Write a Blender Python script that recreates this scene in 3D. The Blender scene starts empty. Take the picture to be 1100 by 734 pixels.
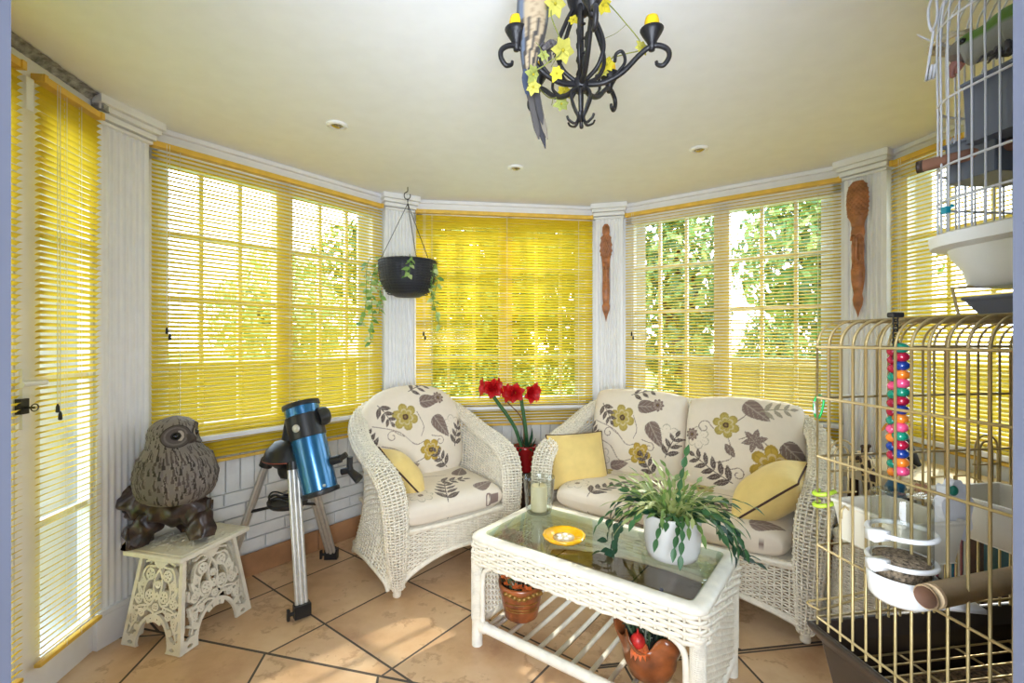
import bpy, math, random
import numpy as np
from mathutils import Vector, Matrix
rnd = random.Random(7)
nr = np.random.RandomState(11)
PI = math.pi
S = bpy.context.scene
COL = S.collection

# ------------------------------------------------------------------ camera
F, U0, V0, EYE = 505.0, 550.0, 365.0, 1.35
cam_d = bpy.data.cameras.new('camera')
cam_d.sensor_width = 36.0
cam_d.lens = F / 1100 * 36.0
cam_d.shift_y = -(367 - V0) / 1100
cam_d.clip_start = 0.02
cam = bpy.data.objects.new('camera', cam_d)
cam.location = (0, 0, EYE)
cam.rotation_euler = (PI / 2, 0, 0)
COL.objects.link(cam)
S.camera = cam


def fl(u, v, z=0.0):
    """where the sight line through a photo point meets the height z"""
    Y = (EYE - z) * F / (v - V0)
    return Vector(((u - U0) / F * Y, Y, z))


def dp(u, v, Y):
    """where the sight line through a photo point has depth Y"""
    return Vector(((u - U0) / F * Y, Y, EYE - (v - V0) / F * Y))


# ------------------------------------------------------------------ mesh builder
class MB:
    def __init__(s):
        s.v, s.q, s.p, s.n = [], [], [], 0
        s.c = []

    def add(s, verts, quads=None, polys=None, col=None):
        verts = np.asarray(verts, dtype=np.float64).reshape(-1, 3)
        o = s.n
        s.v.append(verts)
        s.n += len(verts)
        if quads is not None and len(quads):
            s.q.append(np.asarray(quads, dtype=np.int64) + o)
        for f in polys or []:
            s.p.append([i + o for i in f])
        if col is not None:
            s.c.append(np.broadcast_to(np.asarray(col, dtype=np.float64), (len(verts), 3)))
        return o

    def grid(s, P, cu=False, cv=False, col=None, flip=False):
        n, m = P.shape[:2]
        i = np.arange(n if cu else n - 1)
        j = np.arange(m if cv else m - 1)
        I, J = np.meshgrid(i, j, indexing='ij')
        I2, J2 = (I + 1) % n, (J + 1) % m
        q = np.stack([I * m + J, I2 * m + J, I2 * m + J2, I * m + J2], -1).reshape(-1, 4)
        if flip:
            q = q[:, ::-1]
        s.add(P.reshape(-1, 3), q, col=None if col is None else col.reshape(-1, 3))

    def box(s, c, size, rz=0.0, taper=None, M=None):
        """box with centre c; taper scales the bottom in x, y"""
        hx, hy, hz = size[0] / 2, size[1] / 2, size[2] / 2
        t = taper or (1, 1)
        v = np.array([(x * hx * (t[0] if z < 0 else 1), y * hy * (t[1] if z < 0 else 1), z * hz)
                      for z in (-1, 1) for x, y in ((-1, -1), (1, -1), (1, 1), (-1, 1))])
        if rz:
            ca, sa = math.cos(rz), math.sin(rz)
            v = np.stack([v[:, 0] * ca - v[:, 1] * sa, v[:, 0] * sa + v[:, 1] * ca, v[:, 2]], 1)
        v = v + np.array(c)
        if M is not None:
            v = np.array([M @ Vector(p) for p in v])
        s.add(v, [(3, 2, 1, 0), (4, 5, 6, 7), (0, 1, 5, 4), (1, 2, 6, 5), (2, 3, 7, 6), (3, 0, 4, 7)])
        return s

    def tube(s, pts, r, sides=8, caps=True, closed=False, flat=None, up=None, col=None):
        """round (or flattened) tube along pts"""
        P = np.array([tuple(p) for p in pts], dtype=float)
        n = len(P)
        R = np.broadcast_to(np.asarray(r, dtype=float), (n,)).copy()
        if closed:
            T = np.roll(P, -1, 0) - np.roll(P, 1, 0)
        else:
            T = np.gradient(P, axis=0)
        T /= np.maximum(np.linalg.norm(T, axis=1, keepdims=True), 1e-9)
        if up is None:
            a = np.array((0, 0, 1.0)) if abs(T[0][2]) < .9 else np.array((1.0, 0, 0))
        else:
            a = np.array(up, dtype=float)
        N = np.zeros_like(P)
        x = a - T[0] * a.dot(T[0])
        x /= max(np.linalg.norm(x), 1e-9)
        for i in range(n):
            x = x - T[i] * x.dot(T[i])
            l = np.linalg.norm(x)
            x = x / l if l > 1e-6 else np.array((1.0, 0, 0))
            N[i] = x
        B = np.cross(T, N)
        th = np.arange(sides) / sides * 2 * PI
        fl_ = 1.0 if flat is None else flat
        V = P[:, None] + R[:, None, None] * (np.cos(th)[None, :, None] * N[:, None] * fl_ + np.sin(th)[None, :, None] * B[:, None])
        o = s.n
        c = None if col is None else np.broadcast_to(np.asarray(col)[..., None, :] if np.ndim(col) == 2 else np.asarray(col), (n, sides, 3))
        s.grid(V, cu=closed, cv=True, col=c)
        if caps and not closed:
            s.p.append([o + k for k in range(sides)][::-1])
            s.p.append([o + (n - 1) * sides + k for k in range(sides)])
        return s

    def lathe(s, prof, segs=24, c=(0, 0, 0), M=None, sx=1, sy=1, ribs=0, rib=0.0):
        th = np.arange(segs) / segs * 2 * PI
        pr = np.array(prof, dtype=float)
        k = 1 + (rib * np.cos(ribs * th) if ribs else 0 * th)
        V = np.stack([pr[:, 0:1] * (np.cos(th) * k)[None] * sx, pr[:, 0:1] * (np.sin(th) * k)[None] * sy,
                      np.repeat(pr[:, 1:2], segs, 1)], -1)
        if M is not None:
            A = np.array(M.to_3x3())
            V = V @ A.T + np.array(M.translation)
        V = V + np.array(c)
        o = s.n
        s.grid(V, cv=True, flip=True)
        if pr[0, 0] > 1e-4:
            s.p.append([o + i for i in range(segs)][::-1])
        if pr[-1, 0] > 1e-4:
            s.p.append([o + (len(pr) - 1) * segs + i for i in range(segs)])
        return s

    def ball(s, c, r, segs=16, rings=10, col=None, M=None):
        r = (r, r, r) if not hasattr(r, '__len__') else r
        th = np.arange(segs) / segs * 2 * PI
        ph = np.linspace(0.02, PI - .02, rings)
        V = np.stack([np.sin(ph)[:, None] * np.cos(th) * r[0], np.sin(ph)[:, None] * np.sin(th) * r[1],
                      np.repeat(np.cos(ph)[:, None], segs, 1) * r[2]], -1)
        if M is not None:
            V = V @ np.array(M.to_3x3()).T
        V = V + np.array(tuple(c))
        o = s.n
        s.grid(V, cv=True, col=None if col is None else np.broadcast_to(np.array(col), V.shape))
        s.p.append([o + i for i in range(segs)][::-1])
        s.p.append([o + (rings - 1) * segs + i for i in range(segs)])
        return s

    def leaf(s, p, d, n, L, W, bend=.15, col=None, k=5):
        """a pointed leaf blade from p along d, face normal n"""
        p, d, n = (np.array(tuple(a), dtype=float) for a in (p, d, n))
        d /= max(np.linalg.norm(d), 1e-9)
        n = n - d * n.dot(d)
        n /= max(np.linalg.norm(n), 1e-9)
        b = np.cross(d, n)
        t = np.linspace(0, 1, k)
        w = np.sin(PI * t ** .8) * W / 2
        w[0] = w[-1] = W * .03
        mid = p + d * (t * L)[:, None] - n * (bend * L * t ** 2)[:, None]
        V = np.stack([mid - b * w[:, None] + n * (w * .25)[:, None], mid, mid + b * w[:, None] + n * (w * .25)[:, None]], 1)
        s.grid(V, col=None if col is None else np.broadcast_to(np.array(col), V.shape))
        return s

    def build(s, name, mat=None, parent=None, smooth=True, bevel=0.0, auto=None):
        me = bpy.data.meshes.new(name)
        V = np.concatenate(s.v) if s.v else np.zeros((0, 3))
        Q = np.concatenate(s.q) if s.q else np.zeros((0, 4), dtype=np.int64)
        loops = list(Q.reshape(-1)) if len(Q) < 10 else Q.reshape(-1)
        pl = [i for f in s.p for i in f]
        L = np.concatenate([np.asarray(loops, dtype=np.int32).reshape(-1), np.asarray(pl, dtype=np.int32)]).astype(np.int32)
        tot = np.concatenate([np.full(len(Q), 4, dtype=np.int32), np.array([len(f) for f in s.p], dtype=np.int32)]).astype(np.int32)
        st = np.concatenate([[0], np.cumsum(tot)[:-1]]).astype(np.int32) if len(tot) else np.zeros(0, dtype=np.int32)
        me.vertices.add(len(V))
        me.vertices.foreach_set('co', V.astype(np.float32).reshape(-1))
        me.loops.add(len(L))
        me.loops.foreach_set('vertex_index', L)
        me.polygons.add(len(tot))
        me.polygons.foreach_set('loop_start', st)
        me.polygons.foreach_set('loop_total', tot)
        me.polygons.foreach_set('use_smooth', np.full(len(tot), bool(smooth)))
        if s.c and sum(len(c) for c in s.c) == len(V):
            a = me.color_attributes.new('Col', 'FLOAT_COLOR', 'POINT')
            C = np.concatenate([np.concatenate(s.c), np.ones((len(V), 1))], 1)
            a.data.foreach_set('color', C.astype(np.float32).reshape(-1))
        me.update(calc_edges=True)
        me.validate()
        if mat is not None:
            me.materials.append(mat)
        o = bpy.data.objects.new(name, me)
        COL.objects.link(o)
        if parent is not None:
            o.parent = parent
        if smooth and auto is not None:
            me.set_sharp_from_angle(angle=math.radians(auto))
        if bevel:
            b = o.modifiers.new('bevel', 'BEVEL')
            b.width = bevel
            b.segments = 2
            b.limit_method = 'ANGLE'
        return o


def thing(name, label, cat, loc=(0, 0, 0), rz=0.0, group=None):
    o = bpy.data.objects.new(name, None)
    o.empty_display_size = .05
    COL.objects.link(o)
    o.location = loc
    o.rotation_euler = (0, 0, rz)
    return tag(o, label, cat, group)


def tag(o, label=None, cat=None, group=None, kind=None):
    if label: o['label'] = label
    if cat: o['category'] = cat
    if group: o['group'] = group
    if kind: o['kind'] = kind
    return o


def struct(o):
    o['kind'] = 'structure'
    return o


def smoothpath(pts, n=40, closed=False):
    """Catmull-Rom through pts"""
    P = np.array([tuple(p) for p in pts], dtype=float)
    if closed:
        P = np.concatenate([P[-1:], P, P[:2]])
    else:
        P = np.concatenate([2 * P[:1] - P[1:2], P, 2 * P[-1:] - P[-2:-1]])
    m = len(P) - 3
    t = np.linspace(0, m, n, endpoint=not closed)
    i = np.minimum(t.astype(int), m - 1)
    f = (t - i)[:, None]
    a, b, c, d = P[i], P[i + 1], P[i + 2], P[i + 3]
    return .5 * ((2 * b) + (c - a) * f + (2 * a - 5 * b + 4 * c - d) * f ** 2 + (3 * b - a - 3 * c + d) * f ** 3)


def arclen(P, n):
    """resample a path evenly"""
    d = np.concatenate([[0], np.cumsum(np.linalg.norm(np.diff(P, axis=0), axis=1))])
    t = np.linspace(0, d[-1], n)
    return np.stack([np.interp(t, d, P[:, k]) for k in range(P.shape[1])], 1)


# ------------------------------------------------------------------ materials
def srgb(r, g, b):
    f = lambda c: (c / 255 / 12.92) if c / 255 <= .04045 else ((c / 255 + .055) / 1.055) ** 2.4
    return (f(r), f(g), f(b))


class NT:
    def __init__(s, name):
        s.m = bpy.data.materials.new(name)
        s.m.use_nodes = True
        s.t = s.m.node_tree
        s.b = s.t.nodes['Principled BSDF']
        s.out = s.t.nodes['Material Output']

    def n(s, typ, **kw):
        x = s.t.nodes.new(typ)
        for k, v in kw.items():
            if k.startswith('_'):
                setattr(x, k[1:], v)
            else:
                key = int(k[1:]) if k[0] == 'i' and k[1:].isdigit() else k.replace('__', ' ')
                x.inputs[key].default_value = v
        return x

    def l(s, a, b):
        s.t.links.new(a, b)

    def math(s, op, a, b=None, clamp=False):
        x = s.t.nodes.new('ShaderNodeMath')
        x.operation = op
        x.use_clamp = clamp
        for i, v in enumerate((a, b)):
            if v is None: continue
            if isinstance(v, (int, float)): x.inputs[i].default_value = v
            else: s.l(v, x.inputs[i])
        return x.outputs[0]

    def mix(s, f, a, b):
        x = s.t.nodes.new('ShaderNodeMix')
        x.data_type = 'RGBA'
        for i, v in ((0, f), (6, a), (7, b)):
            if isinstance(v, (int, float)): x.inputs[i].default_value = v
            elif isinstance(v, tuple): x.inputs[i].default_value = (*v[:3], 1)
            else: s.l(v, x.inputs[i])
        return x.outputs[2]

    def ramp(s, f, stops):
        x = s.t.nodes.new('ShaderNodeValToRGB')
        e = x.color_ramp.elements
        while len(e) > 1: e.remove(e[-1])
        e[0].position, e[0].color = stops[0][0], (*stops[0][1], 1)
        for p, c in stops[1:]:
            k = e.new(p)
            k.color = (*c, 1)
        s.l(f, x.inputs[0])
        return x.outputs[0]

    def coord(s, which='Object', scale=(1, 1, 1), rot=(0, 0, 0), loc=(0, 0, 0)):
        c = s.t.nodes.new('ShaderNodeTexCoord')
        m = s.t.nodes.new('ShaderNodeMapping')
        m.inputs['Scale'].default_value = scale
        m.inputs['Rotation'].default_value = rot
        m.inputs['Location'].default_value = loc
        s.l(c.outputs[which], m.inputs[0])
        return m.outputs[0]

    def noise(s, co, scale, detail=4, rough=.55):
        x = s.n('ShaderNodeTexNoise', Scale=scale, Detail=detail, Roughness=rough)
        s.l(co, x.inputs['Vector'])
        return x.outputs['Fac']

    def bump(s, h, strength=.3, dist=.01):
        x = s.n('ShaderNodeBump', Strength=strength, Distance=dist)
        s.l(h, x.inputs['Height'])
        s.l(x.outputs[0], s.b.inputs['Normal'])
        return x


def mat(name, col, rough=.5, metal=0.0, var=.06, vscale=12, bump=0.0, bscale=60, spec=.5, coat=0.0, sheen=0.0, transm=0.0, sss=0.0):
    t = NT(name)
    b = t.b
    b.inputs['Roughness'].default_value = rough
    b.inputs['Metallic'].default_value = metal
    b.inputs['Specular IOR Level'].default_value = spec
    b.inputs['Coat Weight'].default_value = coat
    b.inputs['Sheen Weight'].default_value = sheen
    b.inputs['Transmission Weight'].default_value = transm
    co = t.coord()
    f = t.noise(co, vscale)
    lo = tuple(c * (1 - var * 2) for c in col)
    hi = tuple(min(1, c * (1 + var * 2)) for c in col)
    t.l(t.ramp(f, [(.3, lo), (.7, hi)]), b.inputs['Base Color'])
    if bump:
        t.bump(t.noise(co, bscale, 3), bump, .004)
    return t.m


def mat_attr(name, rough=.8, bump=.15, bscale=400, sheen=.0, spec=.3, var=.05, trans=0.0):
    """colour from the mesh's own pattern"""
    t = NT(name)
    a = t.n('ShaderNodeAttribute', _attribute_name='Col')
    t.b.inputs['Roughness'].default_value = rough
    t.b.inputs['Specular IOR Level'].default_value = spec
    t.b.inputs['Sheen Weight'].default_value = sheen
    co = t.coord()
    f = t.noise(co, 25)
    t.l(t.mix(t.math('MULTIPLY', f, var * 2), a.outputs['Color'], (0, 0, 0)), t.b.inputs['Base Color'])
    if bump:
        t.bump(t.noise(co, bscale, 2), bump, .002)
    if trans:
        tr = t.n('ShaderNodeBsdfTranslucent')
        t.l(a.outputs['Color'], tr.inputs['Color'])
        mx = t.n('ShaderNodeMixShader', i0=trans)
        t.l(t.b.outputs[0], mx.inputs[1])
        t.l(tr.outputs[0], mx.inputs[2])
        t.l(mx.outputs[0], t.out.inputs['Surface'])
    return t.m


def mat_thin_glass(name, tint=(1, 1, 1), ior=1.45, rough=0.0, both=False, edge=0.0):
    t = NT(name)
    t.t.nodes.remove(t.b)
    tr = t.n('ShaderNodeBsdfTransparent', Color=(*tint, 1))
    gl = t.n('ShaderNodeBsdfGlossy', Roughness=rough)
    fr = t.n('ShaderNodeFresnel', IOR=ior)
    mx = t.n('ShaderNodeMixShader')
    geo = t.n('ShaderNodeNewGeometry')
    if both:
        lw = t.n('ShaderNodeLayerWeight', Blend=.5)
        f_ = t.math('POWER', lw.outputs['Facing'], 3.0)
        t.l(t.math('ADD', .04, t.math('MULTIPLY', f_, .55)), mx.inputs[0])
        if edge:
            t.l(t.mix(t.math('MULTIPLY', f_, edge), tuple(tint), (.45, .46, .44)), tr.inputs['Color'])
    else:
        t.l(t.math('MULTIPLY', fr.outputs[0], t.math('SUBTRACT', 1.0, geo.outputs['Backfacing'])), mx.inputs[0])
    t.l(tr.outputs[0], mx.inputs[1])
    t.l(gl.outputs[0], mx.inputs[2])
    t.l(mx.outputs[0], t.out.inputs['Surface'])
    return t.m


def mat_transl(name, col, trans=.4, rough=.5, tcol=None, var=.05, vscale=10):
    t = NT(name)
    co = t.coord()
    f = t.noise(co, vscale)
    c = t.ramp(f, [(.3, tuple(x * (1 - var) for x in col)), (.7, tuple(min(1, x * (1 + var)) for x in col))])
    t.l(c, t.b.inputs['Base Color'])
    t.b.inputs['Roughness'].default_value = rough
    tr = t.n('ShaderNodeBsdfTranslucent', Color=(*(tcol or col), 1))
    mx = t.n('ShaderNodeMixShader', i0=trans)
    t.l(t.b.outputs[0], mx.inputs[1])
    t.l(tr.outputs[0], mx.inputs[2])
    t.l(mx.outputs[0], t.out.inputs['Surface'])
    return t.m


WHITE = mat('white_gloss_paint', srgb(238, 238, 240), .35, var=.015)
CEIL = mat('ceiling_paint', srgb(238, 241, 250), .8, var=.01, bump=.05, bscale=80)
BRICKP = mat('painted_brick', srgb(232, 232, 230), .55, var=.03, bump=.25, bscale=70)
PLASTIC_W = mat('white_plastic', srgb(236, 236, 234), .35, var=.01)
PLASTIC_C = mat('cream_plastic', srgb(232, 226, 208), .4, var=.02)
BLACK = mat('black_plastic', srgb(30, 30, 32), .4, var=.1)
IRON = mat('black_wrought_iron', srgb(34, 33, 36), .45, metal=.3, var=.2, bump=.3, bscale=120)
ALU = mat('brushed_aluminium', srgb(206, 204, 198), .38, metal=.55, var=.05, vscale=40)
GOLD = mat('brass_wire', srgb(184, 162, 112), .38, metal=.5, var=.06)
WIREW = mat('white_coated_wire', srgb(205, 206, 212), .35, var=.03)
WICKER = mat('white_painted_wicker', srgb(242, 234, 216), .5, var=.05, vscale=30)
CANE = mat('white_cane_pole', srgb(243, 236, 220), .45, var=.05, vscale=20)
YHEAD = mat('yellow_headrail_enamel', srgb(232, 190, 80), .4, var=.06)
SLAT = mat_transl('yellow_blind_slat', srgb(226, 198, 48), .36, .5, tcol=srgb(232, 206, 60))
CORD = mat('white_cord', srgb(235, 232, 220), .8, var=.02)
GLASSP = mat_thin_glass('window_glass', (.97, .98, .98))
TAN = mat('tan_wood', srgb(190, 135, 80), .5, var=.15, vscale=30, bump=.2, bscale=90)
PEATSOIL = mat('potting_soil', srgb(52, 38, 28), .95, var=.3, vscale=90, bump=.8, bscale=120)
SKY, SUN, FILL, EXPO = 8.8, 6, 125, -.17
# ------------------------------------------------------------------ the room: five sides of an octagon and the house wall
OX, OY, APO = 0.235, 1.65, 1.967
CEILZ, SILL, HEADZ = 2.40, 0.84, 2.326
HB = 0.6875
SIDES = {'left': 53.0, 'back': 8.0, 'right': -37.0, 'far_right': -82.0, 'door': 98.0}


def side(k):
    a = math.radians(SIDES[k])
    d = Vector((math.cos(a), math.sin(a), 0))
    n = Vector((-math.sin(a), math.cos(a), 0))
    return d, n, a


def pt(k, t, off=0.0, z=0.0):
    """point on a side: t along it, off outward from the blind plane"""
    d, n, a = side(k)
    return Vector((OX, OY, 0)) + n * (APO + off) + d * t + Vector((0, 0, z))


def local(k, off=0.0, z=0.0, t=0.0):
    return tuple(pt(k, t, off, z)), side(k)[2]


# floor with its two tile layouts
def floor_mat():
    t = NT('floor_tile')
    c = t.n('ShaderNodeTexCoord').outputs['Object']

    def layer(rz, ox, oy):
        m = t.n('ShaderNodeMapping', _vector_type='TEXTURE')
        m.inputs['Location'].default_value = (ox, oy, 0)
        m.inputs['Rotation'].default_value = (0, 0, math.radians(rz))
        t.l(c, m.inputs[0])
        b = t.n('ShaderNodeTexBrick', Scale=1.0)
        b.offset = 0
        b.squash = 1
        b.inputs['Mortar Size'].default_value = .0055
        b.inputs['Mortar Smooth'].default_value = .15
        b.inputs['Brick Width'].default_value = .5
        b.inputs['Row Height'].default_value = .5
        b.inputs['Color1'].default_value = (.25, .25, .25, 1)
        b.inputs['Color2'].default_value = (.75, .75, .75, 1)
        b.inputs['Bias'].default_value = 0
        t.l(m.outputs[0], b.inputs['Vector'])
        return b

    A = layer(-37.5, -.492, 1.9275)
    B = layer(8.3, .96, 2.02)
    sx = t.n('ShaderNodeSeparateXYZ')
    t.l(c, sx.inputs[0])
    x, y = sx.outputs[0], sx.outputs[1]
    # border between the two layouts: a shallow V of cut tiles
    l1 = t.math('SUBTRACT', y, t.math('ADD', t.math('MULTIPLY', x, -.259), 1.7485))
    l2 = t.math('SUBTRACT', y, t.math('ADD', t.math('MULTIPLY', x, .150), 1.892))
    e = t.math('MAXIMUM', l1, l2)
    e = t.math('MINIMUM', t.math('ADD', l1, t.math('MULTIPLY', t.math('GREATER_THAN', x, .35), 9.0)),
               t.math('ADD', l2, t.math('MULTIPLY', t.math('LESS_THAN', x, .35), 9.0)))
    inB = t.math('LESS_THAN', e, 0.0)
    line = t.math('LESS_THAN', t.math('ABSOLUTE', e), .0065)
    mort = t.math('MAXIMUM', t.math('ADD', t.math('MULTIPLY', B.outputs['Fac'], inB),
                                    t.math('MULTIPLY', A.outputs['Fac'], t.math('SUBTRACT', 1.0, inB))), line)
    tone = t.mix(inB, A.outputs['Color'], B.outputs['Color'])
    co = t.coord()
    off = t.n('ShaderNodeVectorMath', _operation='MULTIPLY_ADD')
    t.l(tone, off.inputs[0])
    off.inputs[1].default_value = (7, 7, 7)
    t.l(co, off.inputs[2])
    n1 = t.noise(off.outputs[0], 2.2, 8, .6)
    n2 = t.noise(off.outputs[0], 9, 6, .65)
    base = t.ramp(n1, [(.25, srgb(176, 134, 98)), (.45, srgb(210, 172, 132)), (.6, srgb(222, 190, 152)), (.8, srgb(194, 150, 110))])
    vein = t.math('SUBTRACT', 1.0, t.math('MULTIPLY', t.math('ABSOLUTE', t.math('SUBTRACT', n1, .52)), 40.0), True)
    vein = t.math('MULTIPLY', vein, t.math('GREATER_THAN', n2, .5))
    base = t.mix(t.math('MULTIPLY', vein, .45), base, srgb(150, 100, 66))
    base = t.mix(t.math('MULTIPLY', t.math('GREATER_THAN', n2, .62), .18), base, srgb(156, 112, 80))
    t.l(t.mix(mort, base, srgb(84, 74, 66)), t.b.inputs['Base Color'])
    t.l(t.math('ADD', t.math('MULTIPLY', mort, .5), t.math('ADD', .3, t.math('MULTIPLY', n2, .15))), t.b.inputs['Roughness'])
    t.bump(t.math('SUBTRACT', t.math('MULTIPLY', n2, .15), mort), .35, .004)
    return t.m


FLOORM = floor_mat()
poly = [pt('door', -1.1, .1), pt('door', .80, .1), pt('left', .80, .1), pt('back', .80, .1), pt('right', .80, .1), pt('far_right', 1.1, .1)]
poly = [Vector((-2.2, -3.2, 0)), Vector((-2.2, .4, 0))] + poly + [Vector((2.6, .4, 0)), Vector((2.6, -3.2, 0))]
m = MB()
m.add([(p.x, p.y, 0) for p in poly] + [(p.x, p.y, -.06) for p in poly], polys=[list(range(len(poly)))[::-1]] + [list(range(len(poly), 2 * len(poly)))] +
      [[i, (i + 1) % len(poly), len(poly) + (i + 1) % len(poly), len(poly) + i] for i in range(len(poly))])
struct(m.build('floor', FLOORM, smooth=False))
cp = [Vector((-2.2, -3.2, 0))] + poly[1:-1] + [Vector((2.6, -3.2, 0))]
m = MB()
n_ = len(cp)
m.add([(p.x, p.y, CEILZ) for p in cp] + [(p.x, p.y, CEILZ + .12) for p in cp],
      polys=[list(range(n_)), list(range(n_, 2 * n_))[::-1]] + [[i, (i + 1) % n_, n_ + (i + 1) % n_, n_ + i][::-1] for i in range(n_)])
struct(m.build('ceiling', CEIL, smooth=False))

# walls below and above the windows: painted brickwork, tile skirting, fascia board
TILESK = mat('skirting_tile', srgb(178, 132, 94), .4, var=.12, vscale=6)
for k, nm in (('left', 'left'), ('back', 'back'), ('right', 'right'), ('far_right', 'far_right')):
    loc, rz = local(k)
    m = MB()
    W = .80 * 2
    m.box((0, .115, SILL / 2), (W, .10, SILL))                        # backing
    z0 = .135
    rows = 5
    rh = (.50 - z0) / rows
    for r in range(rows):                                             # stretcher courses
        x = -.8 - (.11 if r % 2 else 0)
        while x < .8:
            a, b = max(x, -.8), min(x + .225, .8)
            if b - a > .02:
                m.box(((a + b) / 2, .058, z0 + rh * (r + .5)), (b - a - .007, .03, rh - .007))
            x += .225
    x = -.8
    while x < .8:                                                     # soldier course
        m.box((x + .038, .058, .605), (.070, .03, .203))
        x += .0765
    m.box((0, .058, .775), (W, .03, .13))
    w = struct(m.build('wall_' + nm, BRICKP, smooth=False, bevel=.003))
    w.location, w.rotation_euler = loc, (0, 0, rz)
    m = MB()
    m.box((0, .10, (HEADZ + CEILZ) / 2 - .01), (W, .12, CEILZ - HEADZ + .02))
    m.box((0, .03, CEILZ - .012), (W, .03, .024))
    w = struct(m.build({'left': 'trim_1', 'back': 'trim_2', 'right': 'trim_3', 'far_right': 'trim_4'}[k], WHITE, smooth=False, bevel=.004))
    w.location, w.rotation_euler = loc, (0, 0, rz)
    m = MB()
    x = -.8
    while x < .8:
        m.box((x + .25, .036, .065), (.494, .014, .13))
        x += .5
    w = struct(m.build('baseboard_' + nm, TILESK, smooth=False, bevel=.003))
    w.location, w.rotation_euler = loc, (0, 0, rz)

# windows: white frame with two sashes of 3 x 4 panes
for i, k in enumerate(('left', 'back', 'right', 'far_right')):
    loc, rz = local(k)
    m = MB()
    zb, zt, hw = SILL, 2.33, .70
    y = .10
    for x in (-hw + .03, hw - .03):
        m.box((x, y, (zb + zt) / 2), (.06, .07, zt - zb))
    m.box((0, y, zb + .03), (hw * 2, .07, .06))
    m.box((0, y, zt - .045), (hw * 2, .07, .09))
    m.box((0, y, (zb + zt) / 2), (.10, .07, zt - zb))
    for s in (-1, 1):
        x0, x1 = (.05, hw - .06)
        for f in (1 / 3, 2 / 3):
            m.box((s * (x0 + (x1 - x0) * f), y, (zb + zt) / 2), (.022, .03, zt - zb - .1))
        for z in (1.217, 1.557, 1.90):
            m.box((s * (x0 + x1) / 2, y, z), (x1 - x0, .03, .022))
    m.box((0, .055, SILL - .012), (hw * 2, .13, .024))                # sill board
    w = struct(m.build('window_%d' % (i + 1), WHITE, smooth=False, bevel=.003))
    w.location, w.rotation_euler = loc, (0, 0, rz)
    for s in (-1, 1):
        g = MB()
        xa, xb = s * .05, s * (hw - .06)
        xs = sorted((xa, xb))
        g.box(((xa + xb) / 2, y, (zb + zt) / 2 - .01), (abs(xb - xa), .004, zt - zb - .13))
        g.build('pane', GLASSP, w, smooth=False)

# fluted pilasters on the corners
def pilaster(i, ka, ta, kb, tb):
    A, B = pt(ka, ta), pt(kb, tb)
    c, d = (A + B) / 2, (B - A)
    w = d.length
    rz = math.atan2(d.y, d.x)
    m = MB()
    nf = 7
    prof = []
    m_ = .018
    prof += [(-w / 2, .10), (-w / 2, 0), (-w / 2 + m_, 0)]
    fw = (w - 2 * m_) / nf
    for f in range(nf):
        x0 = -w / 2 + m_ + fw * f
        for q in range(1, 9):
            th = q / 8
            prof.append((x0 + fw * th, .009 * max(0, math.sin(PI * min(1, max(0, (th - .12) / .76))))))
    prof += [(w / 2, 0), (w / 2, .10)]
    P = np.array([[(x, y, z) for x, y in prof] for z in (0.0, 2.33)])
    m.grid(P)
    m.box((0, .035, .07), (w + .016, .10, .14))
    m.box((0, .037, .15), (w + .006, .10, .02))
    for z, h, e in ((2.300, .014, .010), (2.325, .026, .024), (2.352, .022, .042), (2.382, .036, .06)):
        m.box((0, .04 - e / 2, z), (w + e, .10 + e, h))
    o = struct(m.build('trim_%d' % i, WHITE, smooth=False, bevel=.002))
    o.location, o.rotation_euler = c, (0, 0, rz)


pilaster(5, 'left', HB + .012, 'back', -HB - .012)
pilaster(6, 'back', HB + .012, 'right', -HB - .012)
pilaster(7, 'right', HB + .012, 'far_right', -HB - .012)
pilaster(8, 'door', .672, 'left', -HB - .012)
for i, (ka, kb) in enumerate((('left', 'back'), ('back', 'right'), ('right', 'far_right'), ('door', 'left'))):
    A, B = pt(ka, .70, .12), pt(kb, -.70, .12)                         # closes the corner behind the pilaster
    d = B - A
    m = MB()
    m.box((0, 0, 1.2), (d.length + .25, .05, 2.4))
    o = struct(m.build('wall_corner_%d' % (i + 1), WHITE, smooth=False))
    o.location, o.rotation_euler = (A + B) / 2, (0, 0, math.atan2(d.y, d.x))

# garden doors on the left: two glazed leaves, shut
loc, rz = local('door', -.04)
def leaf_door(name, t0, t1, st0, st1):
    m = MB()
    zt, y = 2.30, .075
    m.box((t0 + st0 / 2, y, zt / 2), (st0, .05, zt))
    m.box((t1 - st1 / 2, y, zt / 2), (st1, .05, zt))
    m.box(((t0 + t1) / 2, y, .075), (t1 - t0, .049, .15))
    m.box(((t0 + t1) / 2, y, zt - .04), (t1 - t0, .049, .08))
    for z in (.65, 1.2, 1.75):
        m.box(((t0 + t1) / 2, y, z), (t1 - t0 - .02, .03, .022))
    o = struct(m.build(name, WHITE, smooth=False, bevel=.003))
    o.location, o.rotation_euler = loc, (0, 0, rz)
    g = MB()
    g.box(((t0 + t1) / 2, y, zt / 2 + .035), (t1 - t0 - st0 - st1 + .004, .004, zt - .225))
    g.build('pane', GLASSP, o, smooth=False)
    return o


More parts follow.
